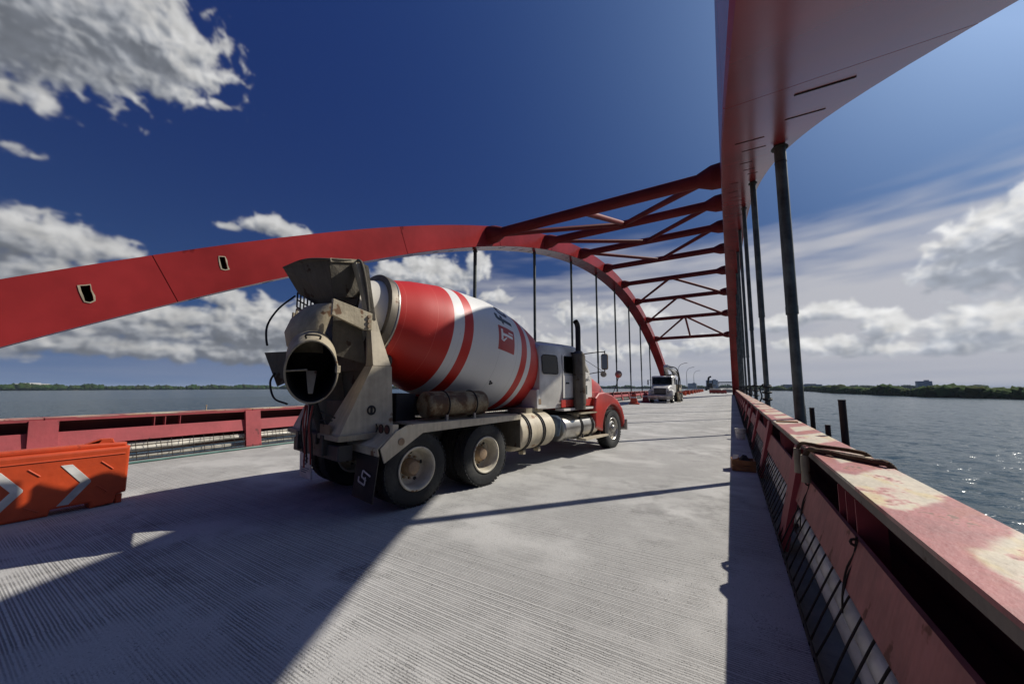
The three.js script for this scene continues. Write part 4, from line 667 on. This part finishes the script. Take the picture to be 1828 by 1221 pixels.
      const ms = mk('mirror_shell', ext(rrect(-0.085, 0.085, 0, 0.40, 0.05), 0.07, 0.015).rotateY(s * 0.35).translate(X(1.50), 2.08, -5.31), M.rimRust, mf); mk('mirror_glass', ext(rrect(-0.07, 0.07, 0.02, 0.38, 0.04), 0.006).rotateY(s * 0.35).translate(X(1.50) + s * 0.0135, 2.08, -5.31 + 0.039), M.mirror, mf);
      mk('round_mirror', [rod(F3(X(1.48), 1.97, 5.29), F3(X(1.485), 1.97, 5.25), 0.075, 18)], M.chrome, mf);
    }
    mk('rear_window', bx(1.1, 0.36, 0.012, 0, 2.2, -3.172, 0), M.glass, T);
    mk('windscreen', slab([F3(-0.90, 2.06, 5.50), F3(0.90, 2.06, 5.50), F3(0.84, 2.58, 5.06), F3(-0.84, 2.58, 5.06)], 0.02), M.glass, T);
    mk('pillar', [bar(F3(0.95, 2.02, 5.48), F3(0.92, 2.60, 5.02), 0.07, 0.06), bar(F3(-0.95, 2.02, 5.48), F3(-0.92, 2.60, 5.02), 0.07, 0.06)], M.white, T);
    // hood and front fenders
    const hs = (f, w, y0, y1, r) => rrect(-w, w, y0, y1, r, 4).map(([x, y]) => F3(x, y, f));
    mk('hood', loft([hs(5.44, 0.90, 1.02, 2.02, 0.16), hs(5.9, 0.86, 1.0, 1.95, 0.18), hs(6.5, 0.78, 0.95, 1.80, 0.20), hs(6.95, 0.68, 0.85, 1.62, 0.22), hs(7.22, 0.58, 0.80, 1.45, 0.24), hs(7.32, 0.46, 0.85, 1.28, 0.2)], true, 0.8), M.red, T);
    for (const s of [1, -1]) { const arch = []; for (let i = 0; i <= 14; i++) { const a = Math.PI * (1.02 - 1.04 * i / 14); arch.push([6.42 + 0.625 * Math.cos(a), 0.54 + 0.625 * Math.sin(a)]); }
      const outl = [[5.36, 0.62], [5.36, 1.12], [5.42, 1.38], [5.62, 1.50], [5.95, 1.52], [6.40, 1.44], [6.75, 1.30], [7.05, 1.06], [7.20, 0.78], [7.18, 0.62]];
      mk('front_fender', ext([...outl, ...arch.reverse()], 0.52, 0.06).rotateY(Math.PI / 2).translate(s * 0.93, 0, 0), M.red, T);
      mk('hood_latch', bx(0.03, 0.10, 0.05, s * 0.90, 1.72, -5.62), M.black, T); }
    mk('grille', bx(1.0, 0.55, 0.03, 0, 1.0, -7.33, 0.01), M.chrome, T); mk('bumper', bx(2.3, 0.30, 0.16, 0, 0.55, -7.40, 0.04), M.chrome, T); for (const s of [1, -1]) mk('headlight', rod(F3(s * 0.82, 0.95, 7.16), F3(s * 0.82, 0.95, 7.24), 0.11, 18), M.mirror, T);
    const fm = mk('fender_mirror', [lathe([[0, 0.05], [0.06, 0.045], [0.10, 0.02], [0.108, 0]], 22).rotateX(-Math.PI / 2).translate(1.12, 2.02, -6.98)], M.red, T); mk('fender_mirror_glass', lathe([[0, -0.012], [0.06, -0.008], [0.104, 0.002]], 22).rotateX(-Math.PI / 2).translate(1.12, 2.02, -6.974), M.mirror, fm); mk('mirror_stalk', tube([F3(0.98, 1.30, 6.72), F3(1.05, 1.62, 6.88), F3(1.12, 1.95, 7.0)], 0.011, 12, 6), M.black, fm); }
}

// ---------------------------------------------------------------- orange plastic barrier
function plasticBarrier(label, pos, turn, m, group) {            // length runs along its own z, 0 .. -2; face to its own +x
  const t = thing('plastic_barrier', label, 'barrier', pos, turn, group);
  const poly = [[0.0, 0.0], [0.28, 0.0], [0.30, 0.075], [0.62, 0.075], [0.64, 0.0], [1.30, 0.0], [1.32, 0.075], [1.64, 0.075], [1.66, 0.0], [1.88, 0.02], [1.90, 0.13], [1.995, 0.15], [2.0, 0.18], [2.0, 0.80], [0.06, 0.80], [0.0, 0.76]];
  const body = mk('body', ext(poly, 0.34, 0.035).rotateY(Math.PI / 2).translate(-0.17, 0, 0), m, t);
  mk('top_ridge', ext([[0.02, 0.79], [1.98, 0.79], [1.98, 0.845], [1.70, 0.86], [0.3, 0.86], [0.02, 0.845]], 0.16, 0.02).rotateY(Math.PI / 2).translate(-0.17, 0, 0), m, body);
  mk('lug', ext([[1.55, 0.85], [1.86, 0.85], [1.84, 0.915], [1.72, 0.92]], 0.10, 0.015, [[[1.72, 0.868], [1.80, 0.868], [1.80, 0.895], [1.74, 0.895]]]).rotateY(Math.PI / 2).translate(-0.17, 0, 0), m, body);
  mk('base_foot', [ext([[1.90, 0.0], [1.97, 0.0], [1.97, 0.12], [1.90, 0.12]], 0.24, 0.01).rotateY(Math.PI / 2).translate(-0.17, 0, 0)], m, body);
  const rib = (a, b) => rod(V3(0.0, a[1], -a[0]), V3(0.0, b[1], -b[0]), 0.010, 6);
  mk('moulded_rib', [rib([0.05, 0.70], [1.95, 0.70]), rib([1.72, 0.62], [1.84, 0.50]), rib([1.10, 0.62], [1.20, 0.52]), rib([1.70, 0.30], [1.80, 0.20]), rib([1.10, 0.16], [1.22, 0.08])], m, body);
  for (const l0 of [0.16, 0.72, 1.28]) mk('chevron', ext([[l0 + 0.08, 0.625], [l0 + 0.18, 0.625], [l0 + 0.36, 0.385], [l0 + 0.36, 0.36], [l0 + 0.18, 0.11], [l0 + 0.08, 0.11], [l0 + 0.265, 0.372]], 0.008, 0.002).rotateY(Math.PI / 2).translate(0.003, 0, 0), M.tape, body);
  return t;
}
plasticBarrier('orange plastic barrier with white chevrons in front of the sunlit edge girder', [-7.58, 0, 0.22], 0, M.orange);
for (let i = 0; i < 9; i++) plasticBarrier(`orange plastic barrier in the slanted row behind the boom truck, ${['first', 'second', 'third', 'fourth', 'fifth', 'sixth', 'seventh', 'eighth', 'ninth'][i]} along it`, [-7.6 - i * 0.13, 0, -70 - i * 9.5], 1.15 + 0.1 * Math.sin(i * 2.1), M.orange, 'orange barriers in the slanted row');
for (let i = 0; i < 3; i++) plasticBarrier(`red barrier standing across the lane below the gantry, ${['first', 'second', 'third'][i]} from the row of orange ones`, [-3.1 + i * 0.95, 0, -108.6 + i * 0.3], 1.57, M.redDull, 'red barriers across the lane');

// tall orange delineators beside the boom truck
function delineator(label, x, z, m) { const t = thing('delineator', label, 'cone', [x, 0, z], 0.2, 'orange delineators by the boom truck'); mk('base', loft([[0.52, 0.0], [0.50, 0.10], [0.40, 0.14]].map(([w, y]) => rrect(-w, w, -w * 0.7, w * 0.7, 0.1).map(([a, b]) => V3(a, y, b))).reverse(), true, 0.5), m, t); mk('shell', loft([[0.36, 0.13], [0.30, 0.5], [0.23, 0.85], [0.20, 0.98], [0.12, 1.03]].map(([w, y]) => rrect(-w, w, -w * 0.6, w * 0.6, w * 0.3).map(([a, b]) => V3(a, y, b))).reverse(), true, 0.7), m, t); mk('stripe', loft([[0.285, 0.60], [0.262, 0.72]].map(([w, y]) => rrect(-w, w, -w * 0.6, w * 0.6, w * 0.3).map(([a, b]) => V3(a, y, b))).reverse(), false, 0.7), M.tape, t); return t; }
delineator('sunlit orange delineator standing clear in front of the boom truck', -8.15, -36.3, M.orange);
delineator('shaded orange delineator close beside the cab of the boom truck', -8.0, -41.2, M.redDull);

// ---------------------------------------------------------------- boom truck facing the camera (f = 0 at its bumper)
{
  const T = thing('boom_truck', 'white boom truck facing the camera beneath the foot of the arch rib', 'truck', [-6.45, 0, -40.4], Math.PI - 0.03);
  const Q = (x, y, f) => V3(x, y, -f);
  const cab = mk('cab', [loft([[-1.55, 1.0, 1.05, 2.78], [-1.9, 1.14, 1.0, 2.86], [-3.0, 1.14, 1.0, 2.88], [-3.2, 1.1, 1.0, 2.8]].map(([f, w, a, b]) => rrect(-w, w, a, b, 0.16, 3).map(([x, y]) => Q(x, y, f))).reverse(), true, 0.6)], M.white, T);
  mk('hood', loft([[-0.25, 0.86, 0.95, 1.55], [-0.5, 0.92, 0.85, 1.72], [-1.62, 1.02, 0.85, 1.92]].map(([f, w, a, b]) => rrect(-w, w, a, b, 0.18, 3).map(([x, y]) => Q(x, y, f))).reverse(), true, 0.6), M.white, T);
  mk('windscreen', slab([Q(-1.0, 1.94, -1.50), Q(1.0, 1.94, -1.50), Q(0.96, 2.68, -1.52), Q(-0.96, 2.68, -1.52)], 0.05), M.glass, T);
  const gr = mk('grille', bx(1.15, 0.62, 0.06, 0, 1.22, 0.20, 0.03), M.black, T); for (let i = 0; i < 5; i++) mk('grille_bar', bx(1.05, 0.025, 0.03, 0, 1.0 + i * 0.11, 0.16, 0.005), M.chrome, gr);
  for (const s of [1, -1]) { mk('headlight', bx(0.28, 0.2, 0.06, s * 0.80, 1.14, 0.24, 0.03), M.mirror, T); mk('side_window', slab([Q(s * 1.145, 1.95, -1.95), Q(s * 1.145, 2.62, -2.05), Q(s * 1.145, 2.62, -2.85), Q(s * 1.145, 1.95, -2.85)], 0.02), M.glass, T); mk('mirror', [bx(0.12, 0.55, 0.10, s * 1.45, 2.15, 1.55, 0.02), rod(Q(s * 1.1, 2.4, -1.7), Q(s * 1.45, 2.42, -1.55), 0.015, 6)], M.black, T); mk('front_fender', loft([[-0.35, 0.75, 1.30], [-0.8, 0.75, 1.42], [-1.5, 0.75, 1.35]].map(([f, a, b]) => rrect(s > 0 ? 0.78 : -1.22, s > 0 ? 1.22 : -0.78, a, b, 0.12, 3).map(([x, y]) => Q(x, y, f))).reverse(), true, 0.6), M.white, T); }
  mk('bumper', [bx(2.45, 0.34, 0.22, 0, 0.68, 0.02, 0.06), bx(2.35, 0.10, 0.16, 0, 0.44, 0.06, 0.03)], M.chrome, T);
  mk('roof_lamp', bx(0.35, 0.12, 0.2, -0.7, 2.95, 1.9, 0.03), M.black, T);
  for (const s of [1, -1]) { wheel(T, s * 1.0, -1.05, s, 'front', 0.3); for (const f of [-5.6, -7.0]) { wheel(T, s * 1.05, f, s, 'rear'); wheel(T, s * 0.72, f, -s, 'rear'); } }
  mk('chassis', [bx(0.95, 0.3, 8.4, 0, 0.9, 4.3), bx(2.3, 0.12, 4.4, 0, 1.18, 6.0)], M.darkSteel, T);
  mk('outrigger', [bar(Q(-1.2, 1.05, -3.7), Q(-1.25, 0.25, -3.8), 0.18, 0.2), bx(0.4, 0.08, 0.4, -1.25, 0.05, 3.8)], M.creamWorn, T); mk('outrigger', [bar(Q(1.2, 1.05, -3.7), Q(1.25, 0.25, -3.8), 0.18, 0.2), bx(0.4, 0.08, 0.4, 1.25, 0.05, 3.8)], M.creamWorn, T);
  mk('turret', [rod(Q(0, 1.2, -4.0), Q(0, 2.5, -4.0), 0.42, 16), bx(0.9, 0.5, 0.8, 0, 2.6, 4.0, 0.05)], M.creamWorn, T);
  mk('boom', [bar(Q(-0.15, 3.05, -4.0), Q(-0.15, 3.95, -2.7), 0.26, 0.36), bar(Q(-0.3, 3.95, -2.7), Q(-1.0, 3.25, -4.6), 0.26, 0.32), bar(Q(-1.0, 3.25, -4.6), Q(-0.75, 3.05, -7.6), 0.24, 0.30), bar(Q(-0.45, 2.9, -4.0), Q(-0.4, 3.25, -7.4), 0.2, 0.28)], M.white, T);
  mk('ram', [rod(Q(0.1, 2.8, -3.9), Q(-0.05, 3.75, -2.9), 0.08, 10), rod(Q(-0.62, 3.5, -3.6), Q(-0.95, 2.6, -4.2), 0.07, 10)], M.darkSteel, T);
  mk('hose', [tube([Q(-1.1, 3.4, -3.9), Q(-1.35, 3.0, -3.6), Q(-1.30, 2.0, -3.7), Q(-1.22, 1.2, -3.9)], 0.07, 20, 8), tube([Q(-0.6, 3.9, -2.8), Q(-1.2, 3.7, -3.2), Q(-1.42, 2.6, -3.9), Q(-1.35, 1.6, -4.4)], 0.06, 20, 8)], M.black, T);
  mk('tool_locker', bx(0.5, 0.7, 1.6, -1.0, 1.58, 5.4, 0.04), M.cream, T); mk('tool_locker', bx(0.5, 0.7, 1.6, 1.0, 1.58, 5.4, 0.04), M.cream, T);
}

// ---------------------------------------------------------------- small things on and by the shaded deck strip
{
  const t = thing('wooden_crate', 'small orange brown wooden crate with dark sacking on the shaded deck strip', 'crate', [0.115, 0, -8.78], 0.06);
  for (const [w, d, x, z] of [[0.40, 0.018, 0, 0.16], [0.40, 0.018, 0, -0.16], [0.018, 0.30, -0.19, 0], [0.018, 0.30, 0.19, 0]]) for (const y of [0.055, 0.165]) mk('board', bx(w, 0.10, d, x, y, z, 0.004), M.wood, t);
  mk('base', bx(0.38, 0.015, 0.30, 0, 0.012, 0), M.wood, t);
  const o = []; for (let j = 0; j <= 5; j++) { const r = []; for (let i = 0; i < 14; i++) { const a = i / 14 * 6.283, k = (0.172 - 0.028 * j) * (1 + 0.18 * Math.sin(i * 2.1 + j)); r.push(V3(Math.cos(a) * k + 0.03, 0.10 + j * 0.038 + 0.012 * Math.sin(i * 1.7 + j * 2), Math.sin(a) * k * 0.75)); } o.push(r); } mk('sacking', loft(o.reverse(), true, 1), M.black, t);
  mk('torn_paper', slab([V3(-0.19, 0.20, 0.05), V3(-0.10, 0.24, 0.12), V3(-0.07, 0.31, 0.10), V3(-0.16, 0.30, 0.02)], 0.006), M.tape, t);
}
{ const t = thing('bucket', 'white plastic bucket on the shaded deck strip beyond the crate', 'bucket', [0.16, 0, -13.9]); mk('pail', lathe([[0, 0.01], [0.115, 0.01], [0.12, 0.0], [0.145, 0.30], [0.158, 0.30], [0.158, 0.33], [0.146, 0.335], [0.138, 0.33], [0.112, 0.025], [0, 0.022]], 28), M.tape, t); mk('handle', tube([V3(-0.155, 0.30, 0), V3(-0.12, 0.20, 0.13), V3(0.12, 0.20, 0.13), V3(0.155, 0.30, 0)], 0.005, 16, 5), M.darkSteel, t); }
[[-4.98, 0.58, -4.46, 'thinner'], [-4.52, 0.58, -3.92, 'thicker']].forEach(([z0, x0, z1, w], i) => {
  const t = thing('rope_tie', `${w} brown rope lying across the top plate of the chevron edge girder`, 'rope', [0, 0, 0], 0, 'rope ties on the edge girder'), r = rng(60 + i), p = [V3(0.572, 0.84, z0 - 0.02), V3(0.570, 0.99, z0), V3(0.60, 1.052, z0 + 0.01)];
  for (let k = 1; k <= 6; k++) p.push(V3(lerp(0.60, 0.99, k / 6), 1.055 + r() * 0.012, lerp(z0, z1, k / 6) + (r() - 0.5) * 0.03)); p.push(V3(1.02, 1.02, z1 + 0.01), V3(1.02, 0.85, z1 + 0.02));
  mk('rope', tube(p, 0.018 + i * 0.006, 80, 8), M.rope, t); mk('frayed_strand', tube(p.slice(2, 9).map((q) => q.clone().add(V3(0, 0.012, 0.02 + r() * 0.02))), 0.008, 60, 6), M.rope, t);
  mk('hanging_sleeve', loft([[0.030, 1.0], [0.036, 0.93], [0.034, 0.83], [0.038, 0.745]].map(([rad, y]) => { const o = []; for (let k = 0; k < 12; k++) { const a = k / 12 * 6.283; o.push(V3(0.565 + rad * Math.cos(a), y, z0 + rad * Math.sin(a))); } return o; }).reverse(), true, 0.9), M.creamWorn, t);
});
{ const t = tag(mk('loose_board', bx(0.30, 0.022, 0.16, 0.80, 1.046, -8.05, 0.004).rotateY(0.0), M.wood), 'thin loose board lying on the girder top beside the thick hanger pipe', 'board'); }
[[-6.38, 1.47, 0.04, 'tallest dark steel stake outside the edge girder, beside the ropes'], [-7.36, 1.06, 0.035, 'shortest dark steel stake outside the edge girder'], [-9.1, 1.24, 0.04, 'dark steel stake just past the thick hanger pipe, the thicker of two'], [-10.0, 1.24, 0.026, 'slim dark steel stake behind the thick hanger pipe']].forEach(([z, top, r, l]) => { const t = thing('steel_stake', l, 'stake', [z < -9 ? 1.315 : 1.24, -0.13, z], 0, 'steel stakes outside the girder'); mk('shaft', rod(V3(0, 0, 0), V3(-0.01, top + 0.13, 0.01), r, 10), M.rebar, t); mk('cap', rod(V3(-0.01, top + 0.13, 0.01), V3(-0.01, top + 0.145, 0.01), r * 1.06, 10), M.black, t); });
{ const p = [], r = rng(88); for (let z = 3; z > -40; z -= 1.5) p.push(V3(-11.12 + 0.05 * Math.sin(z * 0.35) - clamp((-z - 2) / 30) * 0.25 + (r() - 0.5) * 0.015, 0.026, z)); tag(mk('green_hose', tube(p, 0.024, 120, 8), M.hose), 'teal hose lying along the foot of the sunlit edge girder', 'hose'); }
{ const t = thing('survey_peg', 'tiny pale peg standing on top of the sunlit edge girder', 'peg', [mx(-1, 0.8), 1.03, -4.2]); mk('shaft', rod(V3(0, 0, 0), V3(0, 0.12, 0), 0.012, 8), M.creamWorn, t); mk('knob', new THREE.SphereGeometry(0.02, 8, 6).translate(0, 0.13, 0), M.rimRust, t); }

// ---------------------------------------------------------------- far end of the roadway
[[-13.0, -114], [-13.2, -139], [-13.3, -168]].forEach(([x, z], i) => { const t = thing('street_lamp', `slender grey street lamp past the arch, ${ORD[i]} in the receding row`, 'lamp', [x, -0.1, z], 0, 'street lamps in the receding row'); mk('pole', rod(V3(0, 0, 0), V3(0, 6.2, 0), 0.10, 8, 0.075), M.lampGrey, t); mk('arm', tube([V3(0, 6.1, 0), V3(0.15, 7.2, 0), V3(0.75, 8.1, 0), V3(1.9, 8.5, 0)], 0.06, 16, 6), M.lampGrey, t); mk('lamp_head', bx(0.75, 0.12, 0.25, 2.15, 8.52, 0, 0.03), M.lampGrey, t); });
{ const t = thing('crane_carrier', 'distant dark crane carrier with raised hooked arm on the roadway', 'crane', [-9.3, 0, -196], 0.2); mk('carrier', [bx(2.6, 1.6, 5.5, 0, 1.3, 0, 0.1)], M.darkSteel, t); mk('cabin', bx(2.2, 1.4, 1.8, 0.1, 2.8, 1.2, 0.15), M.darkSteel, t); mk('arm', [bar(V3(-0.4, 3.2, 0), V3(0.1, 6.2, 0.4), 0.7, 0.6), bar(V3(0.0, 6.2, 0.4), V3(1.1, 6.6, 0.6), 0.5, 0.7), bar(V3(1.6, 3.3, 0.6), V3(1.4, 4.8, 0.6), 0.3, 0.35)], M.black, t); mk('bucket', bx(1.2, 0.9, 1.0, 2.2, 2.4, 0.4, 0.1), M.lampGrey, t); for (const s of [-1, 1]) for (const z of [-1.8, 0, 1.8]) mk('wheel', rod(V3(s * 1.0, 0.55, z), V3(s * 1.35, 0.55, z), 0.55, 14), M.rubber, t); }
{ const t = thing('overhead_gantry', 'distant pale overhead gantry spanning the roadway end', 'gantry', [-2.2, 0, -232]); mk('beam', [bx(8.4, 0.7, 0.8, 0, 4.2, 0, 0.05)], M.lampGrey, t); for (const s of [-1, 1]) mk('leg', bx(0.35, 4, 0.35, s * 3.9, 2, 0, 0.02), M.lampGrey, t); mk('lower_beam', bx(7.4, 0.25, 0.5, 0, 3.3, 0, 0.02), M.concreteFar, t); }
[[-4.6, -150, 0], [-1.3, -132, 1], [-6.6, -170, 2]].forEach(([x, z, i]) => { const t = thing('concrete_block', `pale concrete block on the far roadway, ${['between crane carrier and gantry', 'beside the red barriers', 'close to the crane carrier'][i]}`, 'block', [x, 0, z], 0.1 * i, 'concrete blocks on the far roadway'); mk('block', loft([[1.0, 0], [0.9, 0.9], [0.6, 1.1]].map(([w, y]) => rrect(-w * 1.4, w * 1.4, -w, w, 0.15).map(([a, b]) => V3(a, y, b))).reverse(), true, 0.5), M.concreteFar, t); mk('lifting_eye', new THREE.TorusGeometry(0.15, 0.04, 6, 12).translate(0, 1.15, 0), M.darkSteel, t); });

// ---------------------------------------------------------------- land and mangroves beyond the water
const leafA = mat(0.034, 0.062, 0.020, 0.95, TX.soft, 0.05, { specularIntensity: 0.1 }), leafB = mat(0.050, 0.086, 0.022, 0.95, TX.soft, 0.05, { specularIntensity: 0.1 }), soil = mat(0.12, 0.10, 0.07, 0.95, TX.soft, 0.02);
function crownGeo(seed) { const g = mergeVertices(new THREE.IcosahedronGeometry(1, 2).deleteAttribute('normal').deleteAttribute('uv')), p = g.attributes.position; for (let i = 0; i < p.count; i++) { const x = p.getX(i), y = p.getY(i), z = p.getZ(i), k = 1 + 0.55 * noise(x * 2.2 + seed, y * 2.2, z * 2.2) + 0.3 * noise(x * 5 + seed, y * 5, z * 5); p.setXYZ(i, x * k, y * k, z * k); } g.computeVertexNormals(); return boxUV(clean(g)); }
function shore(name, pts, depth, hgt, n, seed, m, label) {                // pts: waterline [x, z]; land lies behind it (away from the camera)
  const r = rng(seed), L = [0]; for (let i = 1; i < pts.length; i++) L.push(L[i - 1] + Math.hypot(pts[i][0] - pts[i - 1][0], pts[i][1] - pts[i - 1][1]));
  const at = (u) => { const d = u * L[L.length - 1]; let i = 1; while (i < L.length - 1 && L[i] < d) i++; const t = (d - L[i - 1]) / (L[i] - L[i - 1]); return [lerp(pts[i - 1][0], pts[i][0], t), lerp(pts[i - 1][1], pts[i][1], t)]; };
  const away = (p) => { const l = Math.hypot(p[0], p[1]); return [p[0] / l, p[1] / l]; };
  const land = []; for (let i = 0; i <= 40; i++) { const p = at(i / 40), a = away(p); land.push([V3(p[0], -8.3, p[1]), V3(p[0] + a[0] * 6, -7.4, p[1] + a[1] * 6), V3(p[0] + a[0] * depth, -7.2, p[1] + a[1] * depth), V3(p[0] + a[0] * (depth + 5), -8.3, p[1] + a[1] * (depth + 5))]); }
  structure(mk('shore', loft(land, false, 0.6), soil));
  const im = new THREE.InstancedMesh(crownGeo(seed), m, n), q = new THREE.Matrix4(), c = new THREE.Color();
  for (let i = 0; i < n; i++) { const p = at(r()), a = away(p), d = depth * Math.pow(r(), 1.4) + 2, s = hgt * (0.34 + 0.3 * r()) * (0.8 + 0.5 * noise(p[0] * 0.02, p[1] * 0.02, seed)), y = -7.6 + s * (0.55 + 0.5 * r()); q.compose(V3(p[0] + a[0] * d, y, p[1] + a[1] * d), new THREE.Quaternion().setFromEuler(new THREE.Euler(r() * 0.5, r() * 6, r() * 0.5)), V3(s * 1.3, s, s * 1.3)); im.setMatrixAt(i, q); c.setRGB(0.8 + r() * 0.5, 0.8 + r() * 0.45, 0.75 + r() * 0.4); im.setColorAt(i, c); }
  im.name = name; im.castShadow = im.receiveShadow = true; im.userData = { kind: 'stuff', label, category: 'trees' }; scene.add(im);
}
shore('mangrove_treeline', [[-2100, 500], [-1830, -150], [-1935, -940], [-1300, -1500], [-700, -2100]], 60, 17, 3000, 301, leafA, 'dark mangrove treeline across the water beyond the sunlit edge girder');
shore('mangrove_island', [[212, -380], [206, -478], [170, -534], [171, -560], [152, -700], [146, -770]], 150, 9, 2400, 302, leafB, 'green mangrove island across the water beyond the chevron edge girder');
shore('mangrove_spit', [[150, -770], [146, -800], [160, -1100], [40, -1500]], 120, 10, 1500, 303, leafB, 'low mangrove spit past the island');
shore('distant_treeline', [[-700, -2150], [-200, -2300], [120, -2250], [900, -2300]], 80, 16, 1500, 304, leafA, 'far treeline closing the horizon along the roadway');
function farBlock(label, x, z, w, h, d, m, rows) { const t = thing('far_building', label, 'building', [x, -7.4, z], 0, 'buildings on the far shores'); mk('wall', bx(w, h, d, 0, h / 2, 0, 0.3), m, t); mk('roof', bx(w * 0.3, h * 0.12, d * 0.5, w * 0.2, h * 1.06, 0, 0.2), m, t); for (let i = 0; i < rows; i++) mk('window_band', bx(w * 0.92, h / rows * 0.4, 0.6, 0, h * (i + 0.55) / rows, d / 2, 0), M.farPane, t); }
farBlock('blue grey apartment block above the treeline past the street lamps', -92, -2280, 58, 46, 20, M.farWall, 6);
farBlock('small blue grey building beside the apartment block on the horizon', -190, -2290, 44, 30, 20, M.farWall, 4);
farBlock('low blue grey building on the horizon just past the first lamp', -290, -2290, 50, 24, 20, M.farWall, 3);
farBlock('lone grey tower block above the mangrove island', 395, -1260, 24, 23, 16, M.farWall, 5);
farBlock('long low pale building behind the spit', 250, -1900, 120, 20, 20, M.concreteFar, 2);
farBlock('wide white building above the dark treeline', -1920, -95, 20, 26, 90, M.white, 3);
farBlock('lower white building beside the wide white one on the treeline', -1930, -210, 20, 20, 70, M.white, 2);
scene.fog = new THREE.FogExp2(0xa9b8cc, 0.00005);
renderer.render(scene, camera);
